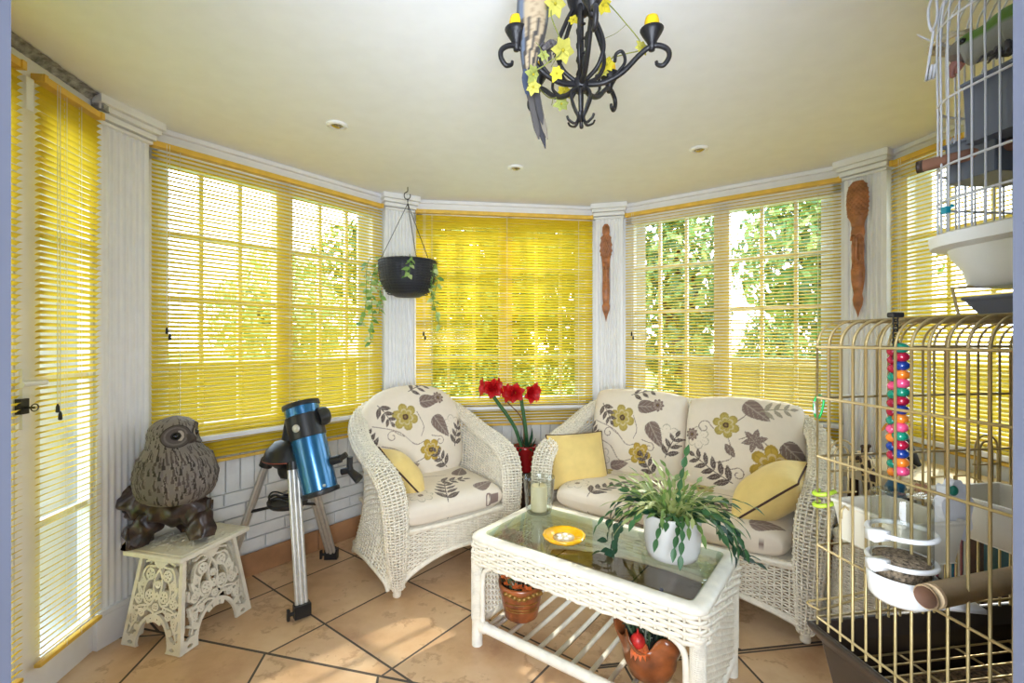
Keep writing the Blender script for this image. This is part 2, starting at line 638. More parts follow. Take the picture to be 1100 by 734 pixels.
d1 = leaf_door('door_1', .297, .672, .105, .02)
d2 = leaf_door('door_2', -.40, .293, .05, .045)
m = MB()                                                              # lever handle and lock on the near leaf
hz = EYE - (412 - V0) / F * 1.66
m.box((.328, .045, hz - .06), (.030, .010, .22))
m.tube([(.328, .045, hz), (.328, .0, hz), (.328, -.022, hz), (.318, -.032, hz), (.22, -.032, hz)], .009, 10)
h = m.build('door_handle', PLASTIC_W, d1, smooth=True, auto=40)
m = MB()
m.box((.312, .040, hz - .085), (.034, .020, .055))
m.tube([(.312, .04, hz - .09), (.312, .0, hz - .09)], .004, 8)
m.tube([(.312 + .016 * math.cos(a), 0, hz - .09 + .013 * math.sin(a)) for a in np.linspace(0, 2 * PI, 14)], .002, 6)
m.build('lock', BLACK, d1, smooth=False)
# wall over the doors, with the broken cornice
m = MB()
m.box((-.05, .10, 2.36), (1.5, .12, .13))
o = struct(m.build('wall_door', WHITE, smooth=False, bevel=.003))
o.location, o.rotation_euler = loc, (0, 0, rz)
TORN = mat('torn_foil_edge', srgb(150, 150, 152), .6, var=.35, vscale=40, bump=.8, bscale=60)
m = MB()
xs = np.linspace(-.5, .665, 90)
P = np.array([[(x, -.0 - .002 - .006 * nr.rand(), CEILZ - .003 - .002 * nr.rand()), (x, .015 + .004 * nr.rand(), CEILZ - .008), (x, .035, CEILZ - .022 - .004 * nr.rand()), (x, .045, CEILZ - .026)] for x in xs])
m.grid(P)
m.box((.655, .012, CEILZ - .035), (.035, .05, .055))
o = struct(m.build('trim_9', TORN, smooth=False))
o.location, o.rotation_euler = loc, (0, 0, rz)

# house wall with the opening the picture is taken through
m = MB()
JX, JY = .4475, .42
m.box((-1.35, JY - .06, 1.2), (2 * (1.35 - JX), .12, 2.4))
m.box((1.50, JY - .06, 1.2), (2 * (1.50 - JX), .12, 2.4))
m.box((0, JY - .06, 2.27), (2 * JX, .119, .26))
o = struct(m.build('wall_front', mat('grey_blue_shaded_wall', srgb(92, 96, 112), .6, var=.02), smooth=False))  # grey blue darkened to stand in for the house shade on the jambs
HOUSE = mat('house_room_wall', srgb(226, 228, 232), .7, var=.02)
for nm_, c_, s_ in (('rear', (.2, -3.2, 1.2), (4.8, .06, 2.4)), ('house_left', (-2.2, -1.42, 1.2), (.06, 3.5, 2.4)), ('house_right', (2.6, -1.42, 1.2), (.06, 3.5, 2.4))):
    m = MB()
    m.box(c_, s_)
    struct(m.build('wall_' + nm_, HOUSE, smooth=False))
m = MB()
A = pt('far_right', .69, .1)
B = Vector((2.30, .36, 0))
d = B - A
m.box((0, 0, 1.2), (d.length + .1, .05, 2.4))
o = struct(m.build('wall_side', WHITE, smooth=False))
o.location, o.rotation_euler = (A + B) / 2, (0, 0, math.atan2(d.y, d.x))
A = pt('door', -.39, .06)
B = Vector((-1.62, .36, 0))
d = B - A
m = MB()
m.box((0, 0, 1.2), (d.length + .1, .05, 2.4))
o = struct(m.build('wall_near', WHITE, smooth=False))
o.location, o.rotation_euler = (A + B) / 2, (0, 0, math.atan2(d.y, d.x))

# ------------------------------------------------------------------ venetian blinds
def blind(k, t0, t1, ztop, zbot, tilt, label, off=0.0, pitch=.0215, width=.025, cords=3, group='yellow venetian blinds', bottom_drop=0.0):
    c = pt(k, (t0 + t1) / 2, off, ztop)
    root = thing('venetian_blind', label, 'blind', c, side(k)[2], group)
    L = t1 - t0
    m = MB()
    m.box((0, .022, -.0135), (L, .04, .027))
    for s in (-1, 1):
        m.box((s * (L / 2 - .012), .018, -.014), (.018, .044, .031))
    m.build('headrail', YHEAD, root, smooth=False, bevel=.002)
    m = MB()
    n = int((ztop - zbot - .06) / pitch)
    ys = np.linspace(-.5, .5, 5)
    ct, st = math.cos(tilt), math.sin(tilt)
    rr = np.random.RandomState(int(abs(t0 * 1000)) + len(label))
    for i in range(n):
        z = -.05 - i * pitch
        dt = rr.normal(0, .02)
        ct, st = math.cos(tilt + dt), math.sin(tilt + dt)
        yy = ys * width
        zz = .0028 * (1 - (2 * ys) ** 2)
        Y = .020 + yy * ct - zz * st
        Z = z + yy * st + zz * ct + rr.normal(0, .0006)
        nx = 9
        xs = np.linspace(-L / 2 + .003, L / 2 - .003, nx)
        sag = .0012 * np.sin(xs * 9 + i * 1.3)
        P = np.stack([np.repeat(xs[:, None], 5, 1), np.repeat(Y[None], nx, 0), Z[None] + sag[:, None]], -1)
        m.grid(P)
    m.build('slats', SLAT, root)
    zb = zbot - ztop
    m = MB()
    m.box((0, .020, zb + .008), (L, .024, .016))
    m.build('bottom_rail', YHEAD, root, smooth=False, bevel=.004)
    m = MB()
    for i in range(cords):
        x = -L / 2 + .12 + (L - .24) * (i / max(1, cords - 1)) if cords > 1 else 0
        for y in (.020 - width * .52, .020 + width * .52):
            m.tube([(x, y, -.02), (x, y, zb + .01)], .0009, 5)
        m.tube([(x + .006, .020, -.02), (x + .006, .020, zb + .01)], .0008, 5)
    m.build('ladder_cord', CORD, root)
    m = MB()
    x = -L / 2 + .06
    zc = zb * .56
    m.tube([(x, -.004, -.01), (x, -.004, zc)], .0013, 5)
    m.tube([(x + .012, -.004, -.01), (x + .012, -.004, zc - .03)], .0013, 5)
    pc = m.build('pull_cord', CORD, root)
    m = MB()
    for xx, z in ((x, zc), (x + .012, zc - .03)):
        m.lathe([(.002, z + .002), (.006, z - .008), (.007, z - .028), (.004, z - .032)], 10, (xx, -.004, 0))
    m.build('tassel', BLACK, pc)
    return root


R = math.radians
blind('left', -HB, HB, HEADZ, .69, R(40), 'wide yellow venetian blind in the left window behind the telescope', cords=3)
blind('back', -HB, HB, HEADZ, .69, R(-40), 'wide yellow venetian blind behind the red amaryllis flowers', cords=3)
blind('right', -HB, HB, HEADZ, .69, R(24), 'wide yellow venetian blind in the sunny window behind the sofa', cords=3)
blind('far_right', -HB, HB, HEADZ + .01, .79, R(34), 'wide yellow venetian blind at far right behind the bird cages', cords=3)
blind('door', .345, .66, HEADZ, .145, R(-28), 'narrow tall yellow blind on the garden door beside the owl stool', off=-.042, cords=2, pitch=.0235)
blind('door', -.36, .278, HEADZ, .145, R(-28), 'tall yellow blind cut off by the left edge of the photo', off=-.042, cords=2, pitch=.0235)
# contact sensor at the door head
m = MB()
sc_ = pt('door', .318, -.005, 2.235)
m.box((0, 0, 0), (.034, .034, .12))
o = m.build('door_sensor', PLASTIC_W, None, smooth=False, bevel=.003)
o.location, o.rotation_euler = sc_, (0, 0, side('door')[2])
tag(o, 'small white sensor box at the top of the door frame', 'sensor')

# recessed downlights
LENS = mat('downlight_reflector', srgb(190, 180, 160), .15, metal=.9, var=.2, vscale=60)
for (u, v), lab in (((362, 134), 'recessed ceiling downlight above the telescope, leftmost of the three'),
                    ((554, 180), 'recessed ceiling downlight near the middle window, lowest of the three in view'),
                    ((751, 160), 'recessed ceiling downlight over the sofa, rightmost of the three')):
    p = fl(u, v, CEILZ)
    r = thing('downlight', lab, 'ceiling light', (p.x, p.y, CEILZ), 0, 'recessed downlights')
    m = MB()
    m.lathe([(.030, .002), (.030, -.010), (.036, -.011), (.049, -.006), (.051, .0005)], 28)
    m.build('trim_ring', WHITE, r)
    m = MB()
    m.lathe([(.0, -.016), (.012, -.0155), (.024, -.010), (.030, -.003)], 20)
    m.build('lamp', LENS, r)
# ------------------------------------------------------------------ woven wicker
def weave(mb, Pf, nst, nrow, r=.0035, amp=.004, sides=5, rb=None, stake=.0035, wrap=False, samp=2, v0=0.0, v1=1.0):
    """strands woven over and under stakes on the surface Pf(u, v)"""
    rb = rb or r
    nu = nst * samp + (0 if wrap else 1)
    u = np.arange(nu) / (nst * samp)
    v = v0 + (np.arange(nrow) + .5) / nrow * (v1 - v0)
    U, Vv = np.meshgrid(u, v, indexing='xy')
    e = 1e-3
    P = Pf(U, Vv)
    dU = Pf(U + e, Vv) - Pf(U - e, Vv)
    dV = Pf(U, Vv + e) - Pf(U, Vv - e)
    N = np.cross(dU, dV)
    N /= np.maximum(np.linalg.norm(N, axis=-1, keepdims=True), 1e-12)
    T = dU / np.maximum(np.linalg.norm(dU, axis=-1, keepdims=True), 1e-12)
    Bn = np.cross(T, N)
    ph = PI * U * nst + PI * np.arange(nrow)[:, None]
    C = P + N * (amp * np.cos(ph))[..., None]
    th = np.arange(sides) / sides * 2 * PI
    V = C[:, :, None] + r * np.cos(th)[None, None, :, None] * N[:, :, None] + rb * np.sin(th)[None, None, :, None] * Bn[:, :, None]
    nR, nU = V.shape[:2]
    iR, iU, iS = np.meshgrid(np.arange(nR), np.arange(nU if wrap else nU - 1), np.arange(sides), indexing='ij')
    iU2, iS2 = (iU + 1) % nU, (iS + 1) % sides
    f = lambda a, b, c: (a * nU + b) * sides + c
    mb.add(V.reshape(-1, 3), np.stack([f(iR, iU, iS), f(iR, iU2, iS), f(iR, iU2, iS2), f(iR, iU, iS2)], -1).reshape(-1, 4))
    if stake:
        vv = np.linspace(v0, v1, max(6, nrow // 3))
        for j in range(nst + (0 if wrap else 1)):
            mb.tube(Pf(np.full_like(vv, j / nst), vv), stake, 4, caps=False)


def pathfun(P):
    """vectorised lookup along an evenly sampled path"""
    n = len(P)
    return lambda u: np.stack([np.interp(np.clip(u, -.02, 1.02) * (n - 1), np.arange(n), P[:, k]) for k in range(P.shape[1])], -1)


# ------------------------------------------------------------------ printed fabric
CREAM = np.array(srgb(238, 226, 208))
KS = 1.3
DARKL = np.array(srgb(96, 82, 78))
TAUPE = np.array(srgb(140, 120, 112))
OLIVE = np.array(srgb(190, 170, 92))
OCHRE = np.array(srgb(196, 164, 70))
PALE = np.array(srgb(206, 194, 170))
BROWN = np.array(srgb(92, 66, 54))


class Print:
    def __init__(s, X, Y):
        s.X, s.Y = X, Y
        s.C = np.broadcast_to(CREAM, X.shape + (3,)).copy()

    def put(s, mask, col):
        s.C[mask] = col

    def leaf(s, cx, cy, ang, L, W, col=DARKL, heart=False):
        L, W = L * KS, W * KS
        ca, sa = math.cos(ang), math.sin(ang)
        a = ((s.X - cx) * ca + (s.Y - cy) * sa) / L
        b = (-(s.X - cx) * sa + (s.Y - cy) * ca) / (W / 2)
        a_ = np.clip(a, 0, 1)
        w = np.sin(PI * a_ ** (.55 if heart else .85)) ** (.8 if heart else 1)
        ins = (a > 0) & (a < 1) & (np.abs(b) < w)
        s.put(ins, col)
        vein = ins & ((np.abs(b) < .07) | (np.abs((a - np.abs(b) * .35) % .2 - .1) < .012))
        s.put(vein, col * .55 + CREAM * .35)
        return s

    def flower(s, cx, cy, R, col=OLIVE, n=6, rot=0.0, outline=False, cen=BROWN):
        R = R * KS
        dx, dy = s.X - cx, s.Y - cy
        r = np.hypot(dx, dy)
        th = np.arctan2(dy, dx) + rot
        pr = R * (.55 + .45 * np.abs(np.cos(n * th / 2)) ** .5)
        if outline:
            s.put((np.abs(r - pr) < .0028) | ((r < pr) & (np.abs(np.sin(n * th)) < .06) & (r > R * .3)), PALE * .82)
        else:
            s.put(r < pr, col)
            s.put((r < pr) & (np.abs(np.sin(n * th * 1.0)) < .16) & (r > R * .25), col * .72)
            s.put((r < pr * .98) & (r > pr * .86), col * .8)
            s.put((r < pr * .62) & (r > pr * .5), col * .6 + CREAM * .4)
        if cen is not None:
            s.put(r < R * .22, cen)
            s.put(r < R * .1, cen * .6 + OLIVE * .4)
        return s

    def vine(s, pts, w=.0032, col=DARKL):
        P = smoothpath([(x, y, 0) for x, y in pts], 60)
        d = np.full(s.X.shape, 9.0)
        for p, q in zip(P[:-1], P[1:]):
            e = q[:2] - p[:2]
            l2 = max(e.dot(e), 1e-12)
            t = np.clip(((s.X - p[0]) * e[0] + (s.Y - p[1]) * e[1]) / l2, 0, 1)
            d = np.minimum(d, np.hypot(s.X - p[0] - t * e[0], s.Y - p[1] - t * e[1]))
        s.put(d < max(w * 1.3, .0046) / 2, col)
        return s

    def spray(s, cx, cy, ang, L, n=4, lw=.026, ll=.07, col=DARKL, pairs=True):
        ex, ey = math.cos(ang), math.sin(ang)
        L = L * KS
        s.vine([(cx, cy), (cx + ex * L / 2 - ey * .006, cy + ey * L / 2 + ex * .006), (cx + ex * L, cy + ey * L)], .004, col)
        for i in range(n):
            f = (i + .4) / n
            px, py = cx + ex * L * f, cy + ey * L * f
            k = 1 - .35 * f
            for sg in (-1, 1) if pairs else (1 if i % 2 else -1,):
                s.leaf(px, py, ang + sg * .85, ll * k, lw * k, col)
        s.leaf(cx + ex * L, cy + ey * L, ang, ll * .6, lw * .7, col)
        return s

    def curl(s, cx, cy, r, ang, sg=1, col=TAUPE):
        r = r * KS
        pts = [(cx + r * (1 - t * .75) * math.cos(ang + sg * t * 7), cy + r * (1 - t * .75) * math.sin(ang + sg * t * 7)) for t in np.linspace(0, 1, 9)]
        pts = [(cx + r * 2.0 * math.cos(ang - sg * .5), cy + r * 2.0 * math.sin(ang - sg * .5))] + pts
        return s.vine(pts, .003, col)


def print_back(X, Y, W, H):
    """upholstery print of a back cushion: spread over a cushion W wide and H high (origin in the middle)"""
    k = Print(X, Y)
    k.flower(-W * .34, -H * .30, .062, PALE * .95, 7, .2, outline=True, cen=TAUPE)
    k.flower(W * .36, H * .02, .055, PALE, 6, .4, outline=True, cen=None)
    k.vine([(-W * .42, H * .1), (-W * .2, H * .02), (-W * .05, -H * .12), (W * .06, -H * .1)], .0034, TAUPE)
    k.vine([(W * .02, -H * .05), (W * .05, H * .05), (W * .0, H * .2)], .0034, TAUPE)
    k.vine([(-W * .36, -H * .1), (-W * .22, -H * .16), (-W * .1, -H * .3), (W * .05, -H * .26)], .003, TAUPE)
    k.curl(-W * .26, -H * .02, .03, .4)
    k.curl(W * .20, -H * .12, .026, 2.0, -1)
    k.flower(-W * .12, H * .16, .068, OLIVE, 6, .3)
    k.flower(W * .10, -H * .20, .056, OCHRE, 6, .1)
    k.leaf(W * .04, H * .30, .05, .12, .068, TAUPE * .8, True)
    k.leaf(W * .17, H * .14, -1.0, .135, .075, TAUPE * .85, True)
    k.spray(-W * .36, H * .30, -1.0, .10, 3, .024, .06)
    k.spray(-W * .42, -H * .12, 1.9, .09, 3, .022, .055)
    k.spray(W * .36, -H * .2, 1.2, .11, 3, .024, .06)
    k.spray(W * .26, -H * .40, 2.2, .10, 3, .024, .062)
    k.spray(-W * .05, H * .42, .3, .12, 3, .02, .055)
    k.flower(W * .24, H * .33, .032, TAUPE, 9, 0, cen=BROWN)
    k.flower(-W * .34, -H * .30, .022, TAUPE * .9, 9, 0, cen=BROWN)
    k.leaf(-W * .2, -H * .38, .3, .10, .05, TAUPE, True)
    return k.C


def print_back2(X, Y, W, H):
    """the print as it falls on the sofa's right back cushion"""
    k = Print(X, Y)
    k.flower(-W * .36, H * .05, .05, PALE, 6, .4, outline=True, cen=None)
    k.vine([(-W * .1, H * .18), (W * .03, H * .3), (W * .08, H * .38)], .0034, TAUPE)
    k.vine([(-W * .1, H * .1), (-W * .06, -H * .1), (-W * .22, -H * .18)], .0034, TAUPE)
    k.vine([(W * .0, H * .08), (W * .12, H * .12), (W * .26, H * .02)], .003, TAUPE)
    k.curl(-W * .31, H * .16, .034, .2)
    k.curl(-W * .0, -H * .25, .03, 2.4, -1)
    k.flower(-W * .12, H * .20, .058, OLIVE, 6, .3)
    k.flower(W * .27, -H * .14, .092, OCHRE, 7, .1)
    k.leaf(W * .02, H * .43, -.6, .13, .075, TAUPE, True)
    k.leaf(W * .34, H * .08, -.75, .125, .075, TAUPE * .75, True)
    k.leaf(-W * .12, H * .02, -.9, .07, .035, TAUPE * .8)
    for a in range(6):
        k.leaf(W * .12, H * .08, a * 1.047 + .3, .055, .026, TAUPE * .95)
    k.spray(-W * .04, -H * .34, 2.62, .19, 5, .028, .075)
    k.spray(W * .02, -H * .38, -.4, .10, 3, .024, .06)
    k.spray(W * .16, H * .36, .15, .11, 3, .02, .055, PALE * .62)
    k.flower(-W * .42, H * .08, .03, TAUPE, 9, 0)
    k.leaf(W * .14, -H * .42, .2, .10, .05, TAUPE, True)
    return k.C


def print_seat(X, Y, W, H):
    k = Print(X, Y)
    for i in range(max(1, int(W / .5 + .3))):
        o = -W / 2 + (i + .5) * W / max(1, int(W / .5 + .3))
        k.flower(o - .17, .10, .055, OLIVE, 6, .3)
        k.flower(o - .19, -.20, .055, PALE, 7, .1, outline=True, cen=TAUPE)
        k.flower(o + .05, .20, .05, OCHRE, 6, 0)
        k.spray(o - .07, -.30, 1.15, .16, 4, .028, .08)
        k.spray(o + .0, -.05, -.3, .12, 3, .026, .065)
        k.leaf(o + .16, -.02, .9, .14, .075, TAUPE * .85, True)
        k.leaf(o + .14, -.26, .35, .12, .065, TAUPE, True)
        k.vine([(o - .2, .02), (o - .05, .07), (o + .1, .03)], .0034, TAUPE)
        k.curl(o + .2, -.34, .032, 1.0)
        k.flower(o + .02, -.40, .04, TAUPE, 9, 0)
    return k.C


FAB = mat_attr('printed_fabric', .85, .12, 500, sheen=.1)


def cushion(name, W, H, T, paint, parent=None, n=150, p=5.0, rnd_=.22, crown=0.0, mat_=None, q=2.2, lump=.004, seed=1):
    """a stuffed cushion in its own XY plane (thickness along Z)"""
    s_ = np.linspace(-1, 1, n)
    m2 = max(20, int(n * H / W))
    t_ = np.linspace(-1, 1, m2)
    a = np.sin(PI / 2 * s_) * .5 + s_ * .5
    b = np.sin(PI / 2 * t_) * .5 + t_ * .5
    A, B = np.meshgrid(a, b, indexing='ij')
    X = W / 2 * A * (1 - rnd_ * .5 * B ** 4 * np.abs(A) ** 2)
    Y = H / 2 * B * (1 - rnd_ * .5 * A ** 4 * np.abs(B) ** 2)
    Y = Y - crown * (A ** 2) * (B > 0) * B
    h = T / 2 * np.maximum(0, (1 - np.abs(A) ** p) * (1 - np.abs(B) ** p)) ** (1 / q)
    rs = np.random.RandomState(seed)
    w = sum(np.sin(X * rs.uniform(8, 26) + rs.uniform(0, 6)) * np.sin(Y * rs.uniform(8, 26) + rs.uniform(0, 6)) for _ in range(5)) * lump / 2
    edge = (1 - A ** 6) * (1 - B ** 6)
    mb = MB()
    C = paint(X, Y, W, H) if paint else None
    mb.grid(np.stack([X, Y, h + w * edge], -1), col=C)
    mb.grid(np.stack([X, Y, -h], -1), col=C, flip=True)
    o = mb.build(name, mat_ or FAB, parent)
    border = np.concatenate([np.stack([X, Y, 0 * X], -1)[k] for k in ((slice(None), 0), (-1, slice(None)), (slice(None, None, -1), -1), (0, slice(None, None, -1)))])
    return o, border


# ------------------------------------------------------------------ wicker chair and sofa
def wicker_seat(name, label, cat, loc, rz, hw, sofa=False):
    root = thing(name, label, cat, loc, rz)
    xb = hw - .17
    half = [(hw - .03, -.36, .055), (hw - .02, -.375, .22), (hw - .01, -.385, .42), (hw, -.365, .55), (hw + .015, -.30, .635), (hw + .025, -.16, .69),
            (hw + .02, .0, .735), (hw, .14, .80), (hw - .06, .26, .87), (xb, .335, .915 if not sofa else .90)]
    if sofa:
        half += [(xb * .66, .36, .915), (xb * .33, .37, .92), (0, .37, .92)]
    else:
        half += [(0, .365, .95)]
    full = [(-x, y, z) for x, y, z in half] + half[::-1][1:]
    P = arclen(smoothpath(full, 500), 300)
    n = len(P)
    # roll: a wide rounded band woven around the rim
    T = np.gradient(P, axis=0)
    T /= np.linalg.norm(T, axis=1, keepdims=True)
    O = np.zeros_like(P)                                              # outward direction in plan
    for i in range(n):
        x, y, z = P[i]
        fx = max(-1, min(1, x / hw))
        back = max(0.0, min(1.0, (y - .02) / .30))
        o = np.array((math.copysign(1, x) * (1 - back) ** .8 if abs(x) > .02 or back < .99 else 0, back, 0))
        O[i] = o
    for _ in range(12):
        O[1:-1] = (O[:-2] + O[1:-1] + O[2:]) / 3
    O -= T * np.sum(O * T, 1, keepdims=True)
    O /= np.linalg.norm(O, axis=1, keepdims=True)
    Bv = np.cross(T, O)
    s_ = np.linspace(0, 1, n)
    wd = .054 + .014 * np.exp(-((np.minimum(s_, 1 - s_) - .17) / .10) ** 2)
    wd = wd * np.clip(.62 + np.minimum(s_, 1 - s_) * 6, 0, 1)
    tk = .040 + 0 * s_
    fP, fO, fB, fW = pathfun(P), pathfun(O), pathfun(Bv), pathfun(np.stack([wd, tk], 1))

    def roll(U, V):
        a = U * 2 * PI
        w = fW(V)
        return fP(V) + fO(V) * (np.cos(a) * w[..., 0])[..., None] + fB(V) * (np.sin(a) * w[..., 1])[..., None]

    length = np.sum(np.linalg.norm(np.diff(P, axis=0), axis=1))
    mb = MB()
    weave(mb, roll, 16, int(length / .0150), r=.0038, rb=.0050, amp=.0052, stake=.0046, wrap=True)
    mb.build('rim_roll', WICKER, root)
    # shell below the rim
    i0 = int(np.argmax(P[:, 2] > .50))
    Q = arclen(P[i0:n - i0], 240)
    fQ = pathfun(Q)

    def shell(U, V):
        top = fQ(U)
        x, y, z = top[..., 0], top[..., 1], top[..., 2] - .01
        u = np.clip(U, 0, 1)
        fl_ = 1 + .05 * np.sin(PI * V)
        e = np.minimum(u, 1 - u)
        fr = .30 if not sofa else .24
        arch = np.where(e < fr, np.sin(PI * np.clip(e / fr, 0, 1)), np.sin(PI * np.clip((u - fr) / (1 - 2 * fr), 0, 1)) * .8)
        zb = .05 + .09 * np.maximum(arch, 0) ** .7
        k = 1 - V
        flare = (1 + .07 * V ** 3) * (1 - .10 * np.sin(PI * V))
        xo = np.sign(x) * np.maximum(0, np.abs(x) - .0) * (flare if not sofa else 1 + (flare - 1) * .6)
        yo = np.where(y > -.2, y * flare, y + .02)
        return np.stack([xo, yo, z * k + zb * V], -1)

    Lq = np.sum(np.linalg.norm(np.diff(Q, axis=0), axis=1))
    mb = MB()
    weave(mb, shell, int(Lq / .034), 40, r=.0036, rb=.0058, amp=.0054, stake=.0050)
    vb = np.linspace(0, 1, 160)
    mb.tube(shell(vb, np.full_like(vb, 1.0)), .011, 7)
    mb.build('woven_shell', WICKER, root)

    def apron(U, V):
        u = np.clip(U, 0, 1)
        x = (-hw + .06) + (2 * hw - .12) * U
        zb = .075 + (.115 if not sofa else .10) * np.sin(PI * u) ** .75
        z = .335 + (zb - .335) * V
        y = -.372 - .028 * np.sin(PI * u) - .0 * V
        return np.stack([x, y, z], -1)

    mb = MB()
    weave(mb, apron, int(2 * hw / .032), 19, r=.0034, rb=.0048, amp=.0058, stake=.0046)
    for v, r_ in ((0.0, .013), (.045, .009), (1.0, .012), (.955, .008)):
        mb.tube(apron(vb, np.full_like(vb, v)), r_, 7)
    mb.build('front_apron', WICKER, root)
    mb = MB()
    mb.box((0, -.03, .335), (2 * hw - .12, .66, .02))
    mb.build('seat_deck', WICKER, root, smooth=False)
    for x, y in ((-hw + .03, -.355), (hw - .03, -.355), (-hw + .05, .30), (hw - .05, .30)):
        mb = MB()
        mb.lathe([(.012, 0), (.021, .006), (.024, .018), (.020, .03), (.028, .04), (.030, .07)], 14, (x, y, 0))
        mb.build('foot', WICKER, root)
    return root


CH_RZ = math.atan2(.61, .79)
fa, fb = fl(425, 643), fl(546, 600)
chc = (fa + fb) / 2
cdir = (fb - fa).normalized()
cn = Vector((-cdir.y, cdir.x, 0))
CH_RZ = math.atan2(cdir.y, cdir.x)
CH_HW = (fb - fa).length / 2 + .02
c0 = chc + cn * .36
chair = wicker_seat('wicker_armchair', 'white wicker armchair with floral cushions between the telescope and the red flowers', 'armchair', (c0.x, c0.y, 0), CH_RZ, CH_HW)
o, _ = cushion('seat_cushion', .66, .62, .15, print_seat, chair, 190, 7, .12, q=3.2)
o.location, o.rotation_euler = (0, -.085, .415), (R(2), 0, 0)
o, _ = cushion('back_cushion', .70, .63, .20, print_back, chair, 210, 4.5, .30, crown=.07, q=2.4, seed=4)
o.location, o.rotation_euler = (-.01, .19, .735), (R(76), 0, 0)

SW = 1.42
fr_ = fl(865, 691)
sd = Vector((math.cos(R(-36.5)), math.sin(R(-36.5)), 0))
sn = Vector((-sd.y, sd.x, 0))
s0 = fr_ - sd * (SW / 2 - .03) + sn * .36
sofa = wicker_seat('wicker_sofa', 'two seat white wicker sofa with floral cushions under the sunny window', 'sofa', (s0.x, s0.y, 0), R(-36.5), SW / 2, True)
o, _ = cushion('seat_cushion', 1.25, .62, .15, print_seat, sofa, 330, 9, .10, q=3.4, seed=7)
o.location, o.rotation_euler = (0, -.085, .415), (R(2), 0, 0)
o, _ = cushion('back_cushion', .635, .60, .19, print_back, sofa, 200, 6, .10, crown=.012, q=2.7, seed=8)
o.location, o.rotation_euler = (-.32, .205, .715), (R(76), 0, R(-1))
o, _ = cushion('back_cushion', .635, .60, .19, print_back2, sofa, 200, 6, .12, crown=.02, q=2.7, seed=9)
o.location, o.rotation_euler = (.32, .205, .71), (R(76), 0, R(1))

# ------------------------------------------------------------------ yellow throw pillows with brown piping
YPIL = mat('pale_yellow_cotton', srgb(232, 204, 128), .85, var=.03, bump=.15, bscale=300, sheen=.2)
PIPING = mat('brown_piping', srgb(70, 42, 34), .7, var=.1)


def throw_pillow(label, M4, W=.36, H=.36, T=.15, seed=2):
    root = thing('throw_pillow', label, 'pillow', (0, 0, 0), 0, 'yellow throw pillows with brown piping')
    root.matrix_world = M4
    o, bd = cushion('cover', W, H, T, None, root, 60, 2.6, -.10, mat_=YPIL, q=1.7, lump=.010, seed=seed)
    mb = MB()
    mb.tube(bd[::3], .005, 6, closed=True)
    mb.build('piping', PIPING, root)
    return root


def frame(loc, zdir, updir):
    """matrix whose Z looks along zdir and Y is close to updir"""
    z = Vector(zdir).normalized()
    y = Vector(updir)
    y = (y - z * y.dot(z)).normalized()
    x = y.cross(z)
    return Matrix(((x.x, y.x, z.x, loc[0]), (x.y, y.y, z.y, loc[1]), (x.z, y.z, z.z, loc[2]), (0, 0, 0, 1)))


def on(obj_c, rz, x, y, z):
    return Vector(obj_c) + Matrix.Rotation(rz, 3, 'Z') @ Vector((x, y, z))


sR = Matrix.Rotation(R(-36.5), 3, 'Z')
cR = Matrix.Rotation(CH_RZ, 3, 'Z')
S0, C0 = Vector((s0.x, s0.y, 0)), Vector((c0.x, c0.y, 0))
throw_pillow('small yellow pillow leaning inside the left arm of the wicker armchair', frame(C0 + cR @ Vector((-.215, -.10, .565)), cR @ Vector((.72, -.18, .62)), cR @ Vector((.1, 1, .1))), .30, .29, .19, 3)
throw_pillow('yellow pillow leaning on the left arm of the wicker sofa', frame(S0 + sR @ Vector((-.585, -.135, .575)), sR @ Vector((.66, -.66, .36)), sR @ Vector((-.36, .3, 1))), .36, .33, .19, 4)
throw_pillow('yellow pillow slumped against the right arm of the wicker sofa', frame(S0 + sR @ Vector((.515, -.15, .585)), sR @ Vector((-.66, -.02, .75)), sR @ Vector((.05, 1, .05))), .37, .36, .23, 5)

# ------------------------------------------------------------------ coffee table
TA = R(-37.0)
tx, ty = Vector((math.cos(TA), math.sin(TA), 0)), Vector((-math.sin(TA), math.cos(TA), 0))
TL, TW, TZ = 1.00, .53, .49
corner = fl(503, 574, TZ)
tc = corner + tx * TL / 2 + ty * TW / 2
table = thing('coffee_table', 'white wicker coffee table with glass top and slatted lower shelf', 'coffee table', (tc.x, tc.y, 0), TA)
tR = Matrix.Rotation(TA, 3, 'Z')
TC = Vector((tc.x, tc.y, 0))
hx, hy = TL / 2, TW / 2


def rrect(hx, hy, r, n=8):
    pts = []
    for cx, cy, a0 in ((hx - r, hy - r, 0), (-hx + r, hy - r, 90), (-hx + r, -hy + r, 180), (hx - r, -hy + r, 270)):
        for k in range(n + 1):
            a = R(a0 + 90 * k / n)
            pts.append((cx + r * math.cos(a), cy + r * math.sin(a), 0))
    return pts


ring = arclen(np.array(rrect(hx, hy, .045) + rrect(hx, hy, .045)[:1]), 400)
fR = pathfun(ring)


def tapron(U, V):
    p = fR(np.mod(U, 1.0))
    return np.stack([p[..., 0], p[..., 1], .468 - .100 * V], -1)


